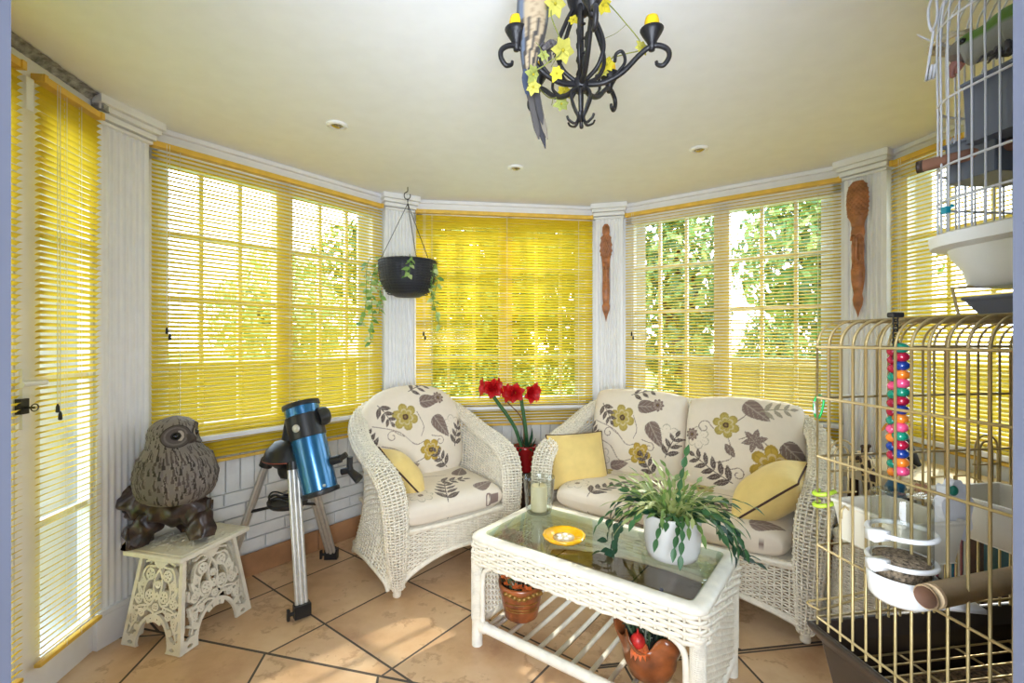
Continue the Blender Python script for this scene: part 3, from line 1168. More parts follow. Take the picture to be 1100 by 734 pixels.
mb = MB()
weave(mb, tapron, 62, 7, r=.0046, rb=.0082, amp=.0062, stake=.005, wrap=True)
mb.build('woven_apron', WICKER, table)
mb = MB()
P0 = np.array(rrect(hx - .006, hy - .006, .045, 8))
P1 = np.array(rrect(hx - .055, hy - .055, .02, 8))
A = lambda P, z: P + np.array((0, 0, z))
mb.grid(np.stack([A(P0, .462), A(np.array(rrect(hx + .004, hy + .004, .05, 8)), .472), A(np.array(rrect(hx, hy, .048, 8)), .486), A(np.array(rrect(hx - .016, hy - .016, .04, 8)), .492),
                  A(np.array(rrect(hx - .045, hy - .045, .025, 8)), .490), A(P1, .484), A(P1, .462)]).transpose(1, 0, 2), cu=True)
mb.build('top_frame', CANE, table)
mb = MB()
G = np.array(rrect(hx - .050, hy - .050, .02, 8))
ng = len(G)
mb.add(np.concatenate([A(G, .4865), A(G, .4925)]), quads=[(i, (i + 1) % ng, ng + (i + 1) % ng, ng + i) for i in range(ng)], polys=[list(range(ng))[::-1], list(range(ng, 2 * ng))])
TGLASS = mat_thin_glass('table_glass', (.84, .89, .84), 2.1)
mb.build('glass_top', TGLASS, table, smooth=False)
for sx in (-1, 1):
    for sy in (-1, 1):
        mb = MB()
        mb.tube([(sx * (hx - .028), sy * (hy - .028), z) for z in (0, .10, .2, .3, .40)], .024, 14)
        for z in np.arange(.12, .40, .0062):                          # cane binding on the leg
            mb.tube([(sx * (hx - .028) + .0245 * math.cos(a), sy * (hy - .028) + .0245 * math.sin(a), z) for a in np.linspace(0, 2 * PI, 14, endpoint=False)], .003, 4, closed=True)
        mb.build('leg', CANE, table)
    mb = MB()
    weave(mb, lambda U, V, sx=sx: np.stack([np.full_like(U, sx * (hx - .02)), (-hy + .03) + (2 * hy - .06) * U, .385 - .30 * V], -1), 18, 25, r=.0034, rb=.0046, amp=.0056, stake=.0042)
    mb.build('end_panel', WICKER, table)
    mb = MB()
    mb.tube([(sx * (hx - .02), y, .085) for y in (-hy + .03, 0, hy - .03)], .016, 10)
    mb.tube([(sx * (hx - .075), y, .085) for y in (-hy + .03, 0, hy - .03)], .012, 10)
    mb.build('stretcher', CANE, table)
for sy in (-1, 1):
    mb = MB()
    mb.tube([(x, sy * (hy - .028), .09) for x in (-hx + .03, -.2, .2, hx - .03)], .021, 12)
    for sx in (-1, 1):
        for q in range(4):
            mb.tube([(sx * (hx - .055 - .007 * q), sy * (hy - .028) + .0225 * math.cos(a), .09 + .0225 * math.sin(a)) for a in np.linspace(0, 2 * PI, 12, endpoint=False)], .0035, 4, closed=True)
    mb.build('shelf_rail', CANE, table)
    mb = MB()                                                         # bent cane brace under the apron
    pts = [(-hx + .065, .0, .12), (-hx + .065, 0, .28), (-hx + .075, 0, .335), (-hx + .11, 0, .362), (-hx + .16, 0, .368), (0, 0, .368), (hx - .16, 0, .368), (hx - .11, 0, .362), (hx - .075, 0, .335),
           (hx - .065, 0, .28), (hx - .065, 0, .12)]
    mb.tube([(p[0], sy * (hy - .022), p[2]) for p in smoothpath(pts, 70)], .011, 9)
    mb.build('bent_brace', CANE, table)
for i in range(11):
    x = -hx + .115 + (TL - .23) * i / 10
    mb = MB()
    mb.tube([(x, -hy + .03, .098), (x, 0, .098), (x, hy - .03, .098)], .0095, 9)
    mb.build('shelf_slat', CANE, table)


def table_pt(x, y, z=0.4925):
    return TC + tR @ Vector((x, y, 0)) + Vector((0, 0, z))
# ------------------------------------------------------------------ on the table
CLEAR = mat_thin_glass('clear_glass', (.95, .97, .96), 1.5, both=True, edge=.7)
WAX = mat_transl('ivory_wax', srgb(238, 226, 190), .25, .5)
p = fl(579, 551, .4925)
r = thing('glass_hurricane', 'clear glass candle cylinder at the far left corner of the coffee table', 'candle holder', p)
m = MB()
m.lathe([(.0, .004), (.040, .004), (.060, .007), (.066, .03), (.071, .10), (.078, .172), (.080, .178), (.077, .178), (.068, .10), (.063, .03), (.055, .014), (.0, .013)], 36)
m.build('glass_cylinder', CLEAR, r)
r = thing('pillar_candle', 'ivory pillar candle standing inside the clear glass cylinder', 'candle', p + Vector((0, 0, .0135)))
m = MB()
m.lathe([(.0, 0), (.038, 0), (.040, .004), (.040, .118), (.037, .124), (.030, .121), (.012, .117), (.0, .116)], 28)
m.build('wax', WAX, r)
m = MB()
m.tube([(0, 0, .115), (.001, 0, .125), (.003, 0, .134)], .0013, 6)
m.build('wick', BLACK, r)

AMB = mat('amber_glass', srgb(244, 176, 30), .12, var=.12, vscale=20, coat=.6)
AMBD = mat('pale_glass_centre', srgb(222, 208, 170), .15, var=.2, vscale=60)
p = table_pt(-.13, -.065)
r = thing('ashtray', 'round yellow glass ashtray on the coffee table', 'ashtray', p)
m = MB()
m.lathe([(.0, .001), (.055, .001), (.078, .005), (.088, .014), (.092, .022), (.088, .026), (.074, .022), (.060, .018), (.050, .012), (.045, .010)], 48, ribs=16, rib=.015)
m.build('bowl', AMB, r)
m = MB()
m.lathe([(.0, .013), (.02, .0125), (.034, .011), (.046, .0125)], 24)
m.build('centre', AMBD, r)
m = MB()
for a in range(5):
    c, s_ = math.cos(a * 1.2566), math.sin(a * 1.2566)
    m.ball((.024 * c, .024 * s_, .014), (.011, .011, .004), 10, 6)
m.build('cut_facet', PLASTIC_W, r)

# ------------------------------------------------------------------ potted plants
GREEN1 = np.array(srgb(62, 104, 62)); GREEN2 = np.array(srgb(120, 150, 80)); GREEN3 = np.array(srgb(176, 186, 120)); GREEN4 = np.array(srgb(38, 74, 52))
FOL = mat_attr('leaf_green', .4, .1, 200, spec=.4, trans=.25)
CERW = mat('white_glazed_ceramic', srgb(232, 230, 226), .25, var=.03, vscale=6, coat=.3)

p = fl(722, 597, .4925)
r = thing('potted_cactus', 'trailing green holiday cactus in a white ceramic pot on the coffee table', 'potted plant', p)
m = MB()
m.lathe([(.0, 0), (.080, 0), (.094, .006), (.103, .03), (.108, .08), (.109, .13), (.108, .168), (.106, .174), (.102, .174), (.100, .165), (.100, .150)], 44)
m.build('pot', CERW, r)
m = MB()
m.lathe([(.0, .158), (.05, .156), (.100, .150)], 24)
m.build('soil', PEATSOIL, r)
m = MB()
q = np.random.RandomState(5)


def seg_chain(m, start, az, el, n, L, W, droop, col, wob=.25):
    p_ = np.array(start, dtype=float)
    for i in range(n):
        d = np.array((math.cos(az) * math.cos(el), math.sin(az) * math.cos(el), math.sin(el)))
        nn = np.array((-math.cos(az) * math.sin(el), -math.sin(az) * math.sin(el), math.cos(el))) + q.normal(0, .35, 3)
        m.leaf(p_, d, nn, L * 1.12, W, .05, col * (.85 + .3 * q.rand()), 6)
        p_ = p_ + d * L
        el = max(-1.45, el - droop * (1 + .4 * q.rand()))
        if p_[2] + L * math.sin(el) < .014:
            el = 0.0
        az += q.normal(0, wob)
    return p_


for i in range(120):                                                   # pale striped young stems, upright
    az = q.uniform(0, 2 * PI)
    rr_ = .075 * math.sqrt(q.rand())
    seg_chain(m, (rr_ * math.cos(az), rr_ * math.sin(az), .158), az + q.normal(0, .4), q.uniform(.45, 1.45), q.randint(3, 6), .047, .017, q.uniform(.14, .40), GREEN2 if q.rand() < .5 else GREEN3, .15)
for i in range(40):                                                   # mid green arching stems
    az = q.uniform(0, 2 * PI)
    seg_chain(m, (.06 * math.cos(az), .06 * math.sin(az), .16), az, q.uniform(.2, 1.0), q.randint(4, 8), .045, .021, q.uniform(.18, .36), GREEN1 * 1.15, .12)
m.build('foliage', FOL, r)
for az, n_, el in ((R(172), 8, .55), (R(184), 9, .45), (R(196), 8, .5), (R(207), 8, .6), (R(312), 7, .6), (R(326), 8, .55), (R(338), 9, .5), (R(350), 9, .45), (R(8), 8, .6), (R(155), 7, .6)):
    m = MB()
    e = (.05 * math.cos(az), .05 * math.sin(az), .165)
    seg_chain(m, e, az + q.normal(0, .08), el, n_ + 1, .038, .035, .26, GREEN4 * 1.1, .06)
    m.build('trailing_stem', FOL, r)
m = MB()
seg_chain(m, (.02, .01, .16), .5, 1.4, 6, .046, .026, .03, GREEN1, .02)
m.build('upright_stem', FOL, r)

TERRA = mat('glazed_terracotta', srgb(142, 78, 40), .3, var=.3, vscale=14, bump=.2, bscale=40, coat=.3)
HEATH = [np.array(srgb(*c)) for c in ((70, 96, 66), (110, 128, 96), (52, 66, 58), (196, 200, 180))]
ORANGE = mat('dried_orange_flower', srgb(196, 92, 34), .6, var=.3, vscale=60)
BERRY = mat('red_physalis', srgb(196, 44, 40), .4, var=.2, vscale=40)
LAV = mat('lavender_purple', srgb(96, 84, 130), .7, var=.3, vscale=80)
GOLDP = mat('gilt_relief', srgb(150, 112, 50), .4, metal=.4, var=.2, vscale=50)


def table_planter(label, loc, lav, seed):
    q = np.random.RandomState(seed)
    r = thing('planter', label, 'potted plant', loc)
    r.scale = (1.2, 1.2, 1.12)
    m = MB()
    if not lav:
        m.lathe([(.0, 0), (.050, 0), (.062, .010), (.070, .05), (.078, .10), (.084, .128), (.086, .142), (.080, .145), (.075, .140), (.074, .12)], 36)
    else:
        th = np.linspace(0, 2 * PI, 60, endpoint=False)
        rows = []
        for rad, z, wv in ((.045, 0, 0), (.066, .012, 0), (.080, .05, .02), (.086, .095, .05), (.094, .125, .11), (.098, .150, .17), (.092, .150, .17), (.082, .12, .08), (.08, .1, .0)):
            k = 1 + wv * np.sin(5 * th + .8)
            rows.append(np.stack([rad * k * np.cos(th), rad * k * np.sin(th), z + (wv * .16) * np.sin(5 * th + 2.2)], -1))
        m.grid(np.array(rows), cv=True, flip=True)
        m.ball((0, 0, .004), (.045, .045, .004), 20, 6)
    m.build('pot', TERRA, r)
    m = MB()
    m.lathe([(.0, .126), (.04, .124), (.074, .120)], 20)
    m.build('soil', PEATSOIL, r)
    m = MB()
    for i in range(150):
        az, rad = q.uniform(0, 2 * PI), .06 * math.sqrt(q.rand())
        b = np.array((rad * math.cos(az), rad * math.sin(az), .12))
        lean = q.uniform(.0, .55)
        d = np.array((math.cos(az) * lean, math.sin(az) * lean, 1))
        L = q.uniform(.07, .13)
        c = HEATH[q.randint(0, 4)]
        m.leaf(b, d, (q.normal(), q.normal(), .1), L, .006, .1, c, 4)
        if lav and i % 2:
            for t in np.linspace(.35, 1, 6):
                m.leaf(b + d * L * t, d + q.normal(0, .8, 3), (q.normal(), q.normal(), 1), .018, .005, .1, c, 3)
    m.build('foliage', FOL, r)
    if lav:
        for i in range(20):
            m = MB()
            az, rad = q.uniform(0, 2 * PI), q.uniform(.005, .065)
            for k in range(6):
                m.ball((rad * math.cos(az) + q.normal(0, .002), rad * math.sin(az) + q.normal(0, .002), .165 + k * .008 + .017 * (i % 4)), (.007, .007, .007), 8, 5)
            m.build('lavender_head', LAV, r)
        m = MB()
        m.ball((-.055, -.062, .150), (.022, .022, .024), 14, 10)
        m.lathe([(.0, .0), (.006, .002), (.0, .022)], 8, (-.055, -.062, .170))
        m.build('red_lantern_pod', BERRY, r)
        m = MB()
        for k in range(5):
            m.leaf((-.05, -.05, .15), (-.6 + .25 * k, -.8, -.4), (0, -.3, 1), .06, .022, .3, None)
        m.build('ribbon_leaf', ORANGE, r)
    else:
        for i, (x, y, z) in enumerate(((-.045, -.05, .155), (-.015, -.068, .150), (.02, -.068, .142), (-.055, -.045, .178), (.0, -.05, .165))):
            m = MB()
            for k in range(7):
                a = k * .9
                m.leaf((x, y, z), (math.cos(a), math.sin(a) * .6 - .3, .35), (0, -.4, 1), .022, .014, .1)
            m.build('orange_flower', ORANGE, r)
        m = MB()
        for a in np.linspace(-2.3, -.6, 9):
            m.ball((.082 * math.cos(a), .082 * math.sin(a), .118 + .006 * math.sin(5 * a)), (.012, .009, .009), 8, 6)
        for z in (.055, .065, .085):
            m.tube([((.0735 + .1 * (z - .05)) * math.cos(a), (.0735 + .1 * (z - .05)) * math.sin(a), z) for a in np.linspace(-2.4, -.7, 20)], .0016, 5)
        m.build('relief', GOLDP, r)
    return r


b = fl(555, 678, .1075)
table_planter('brown glazed pot with orange flowers on the left of the table shelf', table_pt(-.335, -.095, .1075), False, 3)
table_planter('wavy brown pot with lavender and a red pod on the right of the table shelf', table_pt(.262, -.100, .1075), True, 8)

# amaryllis between the armchair and the sofa, on its stand
RED = mat_transl('amaryllis_red', srgb(200, 20, 28), .3, .45, var=.2, vscale=30)
REDPOT = mat('red_glazed_pot', srgb(150, 22, 26), .25, var=.1, coat=.4)
DWOOD = mat('dark_brown_wood', srgb(72, 52, 42), .5, var=.25, vscale=20)
STALK = mat_attr('stalk_green', .5, .0, trans=.1)
AY = 3.24
ab = dp(564, 506, AY)
st = thing('plant_stand', 'dark wooden plant stand under the red pot behind the armchair', 'plant stand', (ab.x, ab.y, 0))
m = MB()
m.lathe([(.0, 0), (.12, 0), (.125, .02), (.03, .04), (.024, .06)], 24)
m.build('foot', DWOOD, st)
m = MB()
m.lathe([(.024, .05), (.030, .15), (.022, .28), (.026, ab.z - .03)], 16)
m.build('column', DWOOD, st)
m = MB()
m.lathe([(.0, ab.z - .03), (.13, ab.z - .03), (.135, ab.z - .015), (.13, ab.z - .001), (.0, ab.z - .001)], 28)
m.build('top', DWOOD, st)
am = thing('amaryllis', 'red amaryllis in bloom in a red pot in front of the middle window', 'potted plant', ab)
m = MB()
m.lathe([(.0, 0), (.055, 0), (.060, .01), (.074, .15), (.080, .155), (.080, .178), (.074, .178), (.072, .16)], 32)
m.build('pot', REDPOT, am)
m = MB()
m.lathe([(.0, .168), (.04, .166), (.072, .160)], 18)
m.build('soil', PEATSOIL, am)
hd = [dp(527, 417, AY) - ab, dp(553, 422, AY + .03) - ab, dp(567, 421, AY - .03) - ab]
for (fx, fz) in ((0, 0), (1, 1)):
    m = MB()
    top = hd[0] + Vector((.015, 0, -.05)) if fx == 0 else (hd[1] + hd[2]) / 2 + Vector((0, 0, -.05))
    bx = -.02 if fx == 0 else .015
    m.tube(smoothpath([(bx, 0, .15), (bx + (top.x - bx) * .3, 0, .15 + (top.z - .15) * .45), tuple(top), tuple(top + Vector((0, 0, .035)))], 24), .0125, 10, col=GREEN1)
    m.build('flower_stalk', STALK, am)
m = MB()
m.tube(smoothpath([(-.005, .02, .15), (-.02, .02, .35), tuple(dp(545, 432, AY) - ab)], 16), .004, 6, col=np.array(srgb(120, 80, 50)))
m.build('support_cane', STALK, am)


def bloom(c, azs, size=.076):
    m = MB()
    for az, el in azs:
        ax = np.array((math.cos(az) * math.cos(el), math.sin(az) * math.cos(el), math.sin(el)))
        a1 = np.cross(ax, (0, 0, 1.0)); a1 /= np.linalg.norm(a1)
        a2 = np.cross(ax, a1)
        for k in range(6):
            th = k * PI / 3 + .3
            rd = a1 * math.cos(th) + a2 * math.sin(th)
            n = 8
            t = np.linspace(0, 1, n)
            w = .030 * np.sin(PI * np.clip(t * .92 + .06, 0, 1)) ** .8
            ctr = np.array(c) + ax * (size * .85 * np.sin(t * 1.55))[:, None] + rd * (size * (.08 + .85 * t ** 1.5))[:, None]
            tang = np.cross(rd, ax)
            m.grid(np.stack([ctr - tang * w[:, None] + ax * (w * .25)[:, None], ctr, ctr + tang * w[:, None] + ax * (w * .25)[:, None]], 1))
    return m


for c, azs in ((hd[0], ((R(200), .1), (R(285), .05), (R(-20), .15))), (hd[1], ((R(215), .0), (R(270), .1))), (hd[2], ((R(-25), .05), (R(300), -.1)))):
    f = bloom(c, azs).build('bloom', RED, am)
m = MB()
for k in range(7):
    a = k * .9
    m.leaf((.02, 0, .165), (math.cos(a), math.sin(a), 1.0 - .12 * k), (math.cos(a), math.sin(a), -1), .10 + .02 * (k % 3), .026, .5, GREEN4 * 1.2, 7)
m.build('leaf', FOL, am)
m = MB()
for k in range(16):
    a = k * .63
    m.leaf((.06 * math.cos(a), .06 * math.sin(a), .165), (math.cos(a), math.sin(a), .35), (0, 0, 1), .07, .03, .4, GREEN4, 5)
m.build('undergrowth', FOL, am)

# ------------------------------------------------------------------ hanging planter
RATT = NT('dark_rattan_weave')
RATT.b.inputs['Base Color'].default_value = (*srgb(42, 44, 52), 1)
RATT.b.inputs['Roughness'].default_value = .5
RATT = RATT.m
HY = 3.14
hk = fl(438, 201, CEILZ)
hx_, hy_ = hk.x, hk.y
s_ = F / hy_
zr = EYE - (281 - V0) / s_
zb_ = EYE - (320 - V0) / s_
hp = thing('hanging_planter', 'dark hanging basket of trailing green vine beside the left window', 'hanging plant', (hx_, hy_, zr))
rad = 30.5 / s_
dep = zr - zb_
m = MB()
m.lathe([(.0, -dep), (rad * .42, -dep * .98), (rad * .72, -dep * .84), (rad * .9, -dep * .55), (rad * .97, -dep * .2), (rad * 1.0, 0.0), (rad * .97, .004), (rad * .93, -.01), (rad * .85, -dep * .4), (rad * .5, -dep * .8)], 144, ribs=36, rib=.012)
for z in np.linspace(-dep * .9, -.004, 14):
    rr_ = rad * (1 - max(0, (-z / dep) - .1) ** 2.6 * .55) * 1.004
    m.tube([(rr_ * math.cos(a), rr_ * math.sin(a), z) for a in np.linspace(0, 2 * PI, 48, endpoint=False)], .0035, 5, closed=True)
m.build('basket', RATT, hp)
m = MB()
m.lathe([(.0, -.02), (rad * .5, -.022), (rad * .92, -.03)], 24)
m.build('soil', PEATSOIL, hp)
zt = CEILZ - zr
m = MB()
m.tube([(0, 0, zt), (0, 0, zt - .03)], .0025, 6)
m.tube(smoothpath([(0, 0, zt - .03), (-.022, 0, zt - .045), (-.020, 0, zt - .075), (.004, 0, zt - .085), (.018, 0, zt - .065), (.016, 0, zt - .05)], 24), .0032, 6)
m.tube([(0, 0, zt - .08), (0, 0, zt - .12)], .003, 6)
m.build('hook', IRON, hp)
for a in (R(200), R(330), R(80)):
    m = MB()
    P = np.linspace((0, 0, zt - .115), (rad * .95 * math.cos(a), rad * .95 * math.sin(a), -.005), 60)
    for i in range(0, 59, 1):
        off = np.array((math.cos(a + PI / 2), math.sin(a + PI / 2), 0)) * .0028 * (1 if i % 2 else -1)
        m.tube([P[i] + off * .2, (P[i] + P[i + 1]) / 2 + off, P[i + 1] + off * .2], .0026, 4)
    m.build('chain', IRON, hp)
q = np.random.RandomState(21)
VG = [np.array(srgb(*c)) for c in ((140, 180, 96), (170, 202, 120), (108, 152, 78), (196, 214, 150))]
m = MB()


def trail(m, start, pts, nleaf, ls=.05):
    P = arclen(smoothpath([start] + pts, 60), nleaf * 2)
    m.tube(P, .0022, 5, col=VG[2])
    for i in range(1, len(P)):
        if q.rand() < .72:
            d = np.array((q.normal(), q.normal(), -.5 + q.normal() * .4))
            m.leaf(P[i], d, (q.normal() * .6, -1 + q.normal() * .4, .5), ls * q.uniform(.9, 1.4), ls * .75, .25, VG[q.randint(0, 4)], 5)


for tr, nl in ((((-.17, 0, .02), (-.21, -.04, -.05), (-.24, -.05, -.18), (-.23, -.04, -.36), (-.25, -.03, -.48), (-.245, -.03, -.56)), 22),
               (((-.18, .03, .02), (-.22, .03, -.08), (-.19, .02, -.24), (-.20, .0, -.36)), 15),
               (((-.16, -.08, .02), (-.25, -.08, -.02), (-.27, -.06, -.3), (-.30, -.06, -.44)), 12),
               (((.16, -.05, .02), (.19, -.06, -.06), (.17, -.05, -.2), (.20, -.05, -.34), (.23, -.05, -.46)), 18),
               (((.17, .03, .02), (.20, .02, -.12), (.165, .02, -.26)), 10),
               (((.05, -.17, .02), (.06, -.20, -.03), (.055, -.20, -.10), (.05, -.20, -.13)), 7)):
    trail(m, tr[0], list(tr[1:]), nl, .042)
m.build('trailing_vine', FOL, hp)
m = MB()
for i in range(46):
    a = q.uniform(0, 2 * PI)
    rr_ = rad * math.sqrt(q.rand()) * .9
    b_ = (rr_ * math.cos(a), rr_ * math.sin(a), -.02)
    m.leaf(b_, (math.cos(a) * .6, math.sin(a) * .6, q.uniform(.3, .9)), (q.normal(), q.normal(), 1), q.uniform(.03, .06), .014, .2, VG[q.randint(0, 4)] if q.rand() < .6 else np.array(srgb(120, 90, 60)), 4)
m.build('foliage', FOL, hp)

# ------------------------------------------------------------------ carved wooden figures on the pilasters
CARVE = mat('carved_hardwood', srgb(168, 108, 66), .4, var=.22, vscale=18, bump=.3, bscale=70)


def carving(label, u, v0, v1, ka, kb, wmax, seed):
    A, B = pt(ka, HB), pt(kb, -HB)
    c, d = (A + B) / 2, (B - A)
    rz = math.atan2(d.y, d.x)
    n = Vector((math.sin(rz), -math.cos(rz), 0))
    c = c + n * .004
    # sight line u meets the pilaster face
    k = (u - U0) / F
    t = (k * c.y - c.x) / (d.x - k * d.y)
    c = c + d * t
    zt, zb = EYE - (v0 - V0) / F * c.y, EYE - (v1 - V0) / F * c.y
    L = zt - zb
    r = thing('wood_carving', label, 'wood carving', (c.x, c.y, zb), rz, 'carved wooden figures on the pilasters')
    prof = [(0, .008), (.05, .20), (.09, .42), (.13, .50), (.17, .40), (.20, .48), (.27, .62), (.34, .66), (.38, .60), (.44, .58), (.52, .62), (.58, .56), (.62, .66), (.66, .60), (.70, .66), (.74, .90), (.84, 1.0), (.92, .95), (.97, .80), (1, .45)]
    if seed == 1:
        prof = [(0, .008), (.06, .25), (.12, .62), (.16, .70), (.19, .55), (.23, .62), (.32, .68), (.42, .62), (.50, .60), (.58, .66), (.66, .80), (.72, 1.0), (.80, .96), (.86, .85), (.89, .58), (.92, .66), (.97, .62), (1, .3)]
    zz = np.linspace(0, 1, 260)
    w = np.interp(zz, [p_[0] for p_ in prof], [p_[1] for p_ in prof]) * wmax / 2
    th = np.linspace(0, 2 * PI, 72, endpoint=False)
    V = np.zeros((260, 72, 3))
    for i in range(260):
        for j, a in enumerate(th):
            x, y = math.cos(a) * w[i], -math.sin(a) * w[i] * .62
            f = 1.0
            if y < 0:
                z = zz[i]
                if seed == 0 and z > .74:
                    f += .13 * math.sin(z * 190) * math.sin(a * 14)
                if seed == 1 and z > .66 and z < .88:
                    f += .16 * math.sin((z * 9 + abs(x) / wmax * 3) * 12)
                if .28 < z < .62 and abs(a - PI / 2) < .5:
                    f += .25 * math.sin(PI * (z - .28) / .34)
                f -= .30 * math.exp(-((z - .385) / .018) ** 2) + .28 * math.exp(-((z - .56) / .012) ** 2) + .2 * math.exp(-((z - .2) / .012) ** 2) + .2 * math.exp(-((z - .66) / .010) ** 2)
            V[i, j] = (x * f, min(y * f - w.max() * .0, .0) - .004 if y > 0 else y * f - .004, zz[i] * L)
    m = MB()
    m.grid(V, cv=True, flip=True)
    m.build('figure', CARVE, r)
    hw_ = wmax / 2
    m = MB()                                                          # long mask face: nose, brow, cheeks
    yb = -.62 * hw_ * .62
    m.tube(smoothpath([(0, yb - .010, L * .585), (0, yb - .018, L * .50), (0, yb - .024, L * .43), (0, yb - .008, L * .405)], 16), np.linspace(.006, .012, 16) * wmax / .09, 8)
    for sx in (-1, 1):
        m.tube(smoothpath([(0, yb - .010, L * .59), (sx * hw_ * .35, yb - .006, L * .605), (sx * hw_ * .58, yb + .01, L * .57)], 12), .005 * wmax / .09, 6)
        m.ball((sx * hw_ * .28, yb - .004, L * .54), (.007, .006, .010), 8, 6)
        m.ball((sx * hw_ * .30, yb - .002, L * .44), (.010, .009, .022), 8, 6)
    m.build('face', CARVE, r)
    m = MB()
    m.ball((0, yb - .004, L * .355), (.014 * wmax / .09, .010, .008), 10, 6)
    m.ball((0, yb - .002, L * .335), (.012 * wmax / .09, .010, .007), 10, 6)
    m.build('mouth', CARVE, r)
    return r


carving('slim carved wooden figure on the pilaster between middle and right windows', 651, 241, 346, 'back', 'right', .086, 1)
carving('larger carved wooden figure with tall headdress on the pilaster above the gold cage', 922, 195, 341, 'right', 'far_right', .110, 0)

# ------------------------------------------------------------------ carved stool and owl
sf, sl, sr_ = fl(191, 709), fl(132, 692), fl(268.5, 655)
sx_ = (sr_ - sf); sy_ = (sl - sf)
sc0 = (sr_ + sl) / 2
SRZ = math.atan2(sx_.y, sx_.x)
BW, BD = sx_.length, sy_.length
SZ = .415
STOOLM = mat('ivory_painted_wood', srgb(234, 228, 210), .5, var=.04, vscale=20)
stool = thing('carved_stool', 'ivory stool with pierced scrollwork sides under the owl', 'stool', (sc0.x, sc0.y, 0), SRZ)


def fret(nx, nz, W0, W1, H, seed):
    """pierced scrollwork board: bottom width W0, top width W1, height H; returns cells that are solid"""
    x = (np.arange(nx) + .5) / nx - .5
    z = (np.arange(nz) + .5) / nz
    X, Z = np.meshgrid(x, z, indexing='ij')
    wz = W0 + (W1 - W0) * Z
    X, Z = X * wz, Z * H
    AX = np.abs(X)
    solid = np.zeros(X.shape, bool)
    ed = wz / 2 - AX
    solid |= ed < .018
    solid |= Z > H - .014

    def ring(cx, cz, r, w=.0042):
        d = np.hypot(AX - cx, Z - cz)
        return np.abs(d - r) < w

    def disc(cx, cz, r):
        return np.hypot(AX - cx, Z - cz) < r

    def curve(pts, w=.0046):
        P = smoothpath([(a, b, 0) for a, b in pts], 40)[:, :2]
        d = np.full(X.shape, 9.0)
        for p_, q_ in zip(P[:-1], P[1:]):
            e = q_ - p_
            t = np.clip(((AX - p_[0]) * e[0] + (Z - p_[1]) * e[1]) / max(e.dot(e), 1e-12), 0, 1)
            d = np.minimum(d, np.hypot(AX - p_[0] - t * e[0], Z - p_[1] - t * e[1]))
        return d < w

    h = H / .40
    for cx, cz, r in ((.048, .315, .021), (.040, .225, .021), (.098, .205, .018), (0, .275, .012), (.085, .275, .012), (0, .18, .014), (.11, .13, .014), (.075, .15, .014)):
        cz *= h
        solid |= ring(cx, cz, r) | disc(cx, cz, r * .42)
        for k in range(5):
            a = k * 2 * PI / 5 + cx * 40
            solid |= disc(cx + r * .72 * math.cos(a), cz + r * .72 * math.sin(a), r * .30)
    for pts in (((0, .37), (.03, .35), (.07, .345), (.09, .31), (.07, .28)), ((0, .34), (.02, .30), (.02, .25), (0, .21)), ((.02, .31), (.06, .285), (.075, .24), (.065, .20), (.04, .19)),
                ((.09, .31), (.10, .26), (.085, .235), (.1, .23)), ((.0, .24), (.03, .19), (.07, .18), (.1, .17), (.13, .14)), ((.04, .19), (.05, .165), (.09, .16), (.12, .17)),
                ((.06, .20), (.10, .235), (.11, .27)), ((0, .15), (.03, .165), (.06, .17)), ((.13, .17), (.12, .10), (.13, .06)), ((.10, .12), (.12, .09), (.14, .10)),
                ((.085, .16), (.10, .13), (.10, .11)), ((.11, .2), (.13, .21), (.125, .24)), ((.02, .37), (.05, .375), (.08, .365))):
        solid |= curve([(a, b * h) for a, b in pts])
    # crest at the top
    solid |= (Z > .345 * h) & (AX < .05 * (Z - .33 * h) / (.05 * h))
    # arch between the feet
    ar = np.hypot(X / (.27 * W0), (Z) / (.34 * H))
    arch = (ar < 1)
    solid |= (ar < 1.12) & ~arch
    for cx, cz, r in ((.0, .125, .016), (.03, .118, .012), (.118, .03, .022), (.098, .052, .013), (.10, .085, .014)):
        solid |= disc(cx * W0 / .36, cz * h, r) & (ar > .75)
    foot = (Z < .05 * h) & (AX > W0 * .5 - .085 + .6 * Z)
    solid = (solid & ~arch) | (foot & (ar > .80)) | (solid & (ar > .86) & (AX < .05))
    hole = (np.hypot(AX - (W0 / 2 - .05), (Z - .018) * 1.8) < .014) | (np.hypot(AX - (W0 / 2 - .04), Z - .05) < .008)
    solid &= ~hole
    solid |= (ed < .016)
    return solid


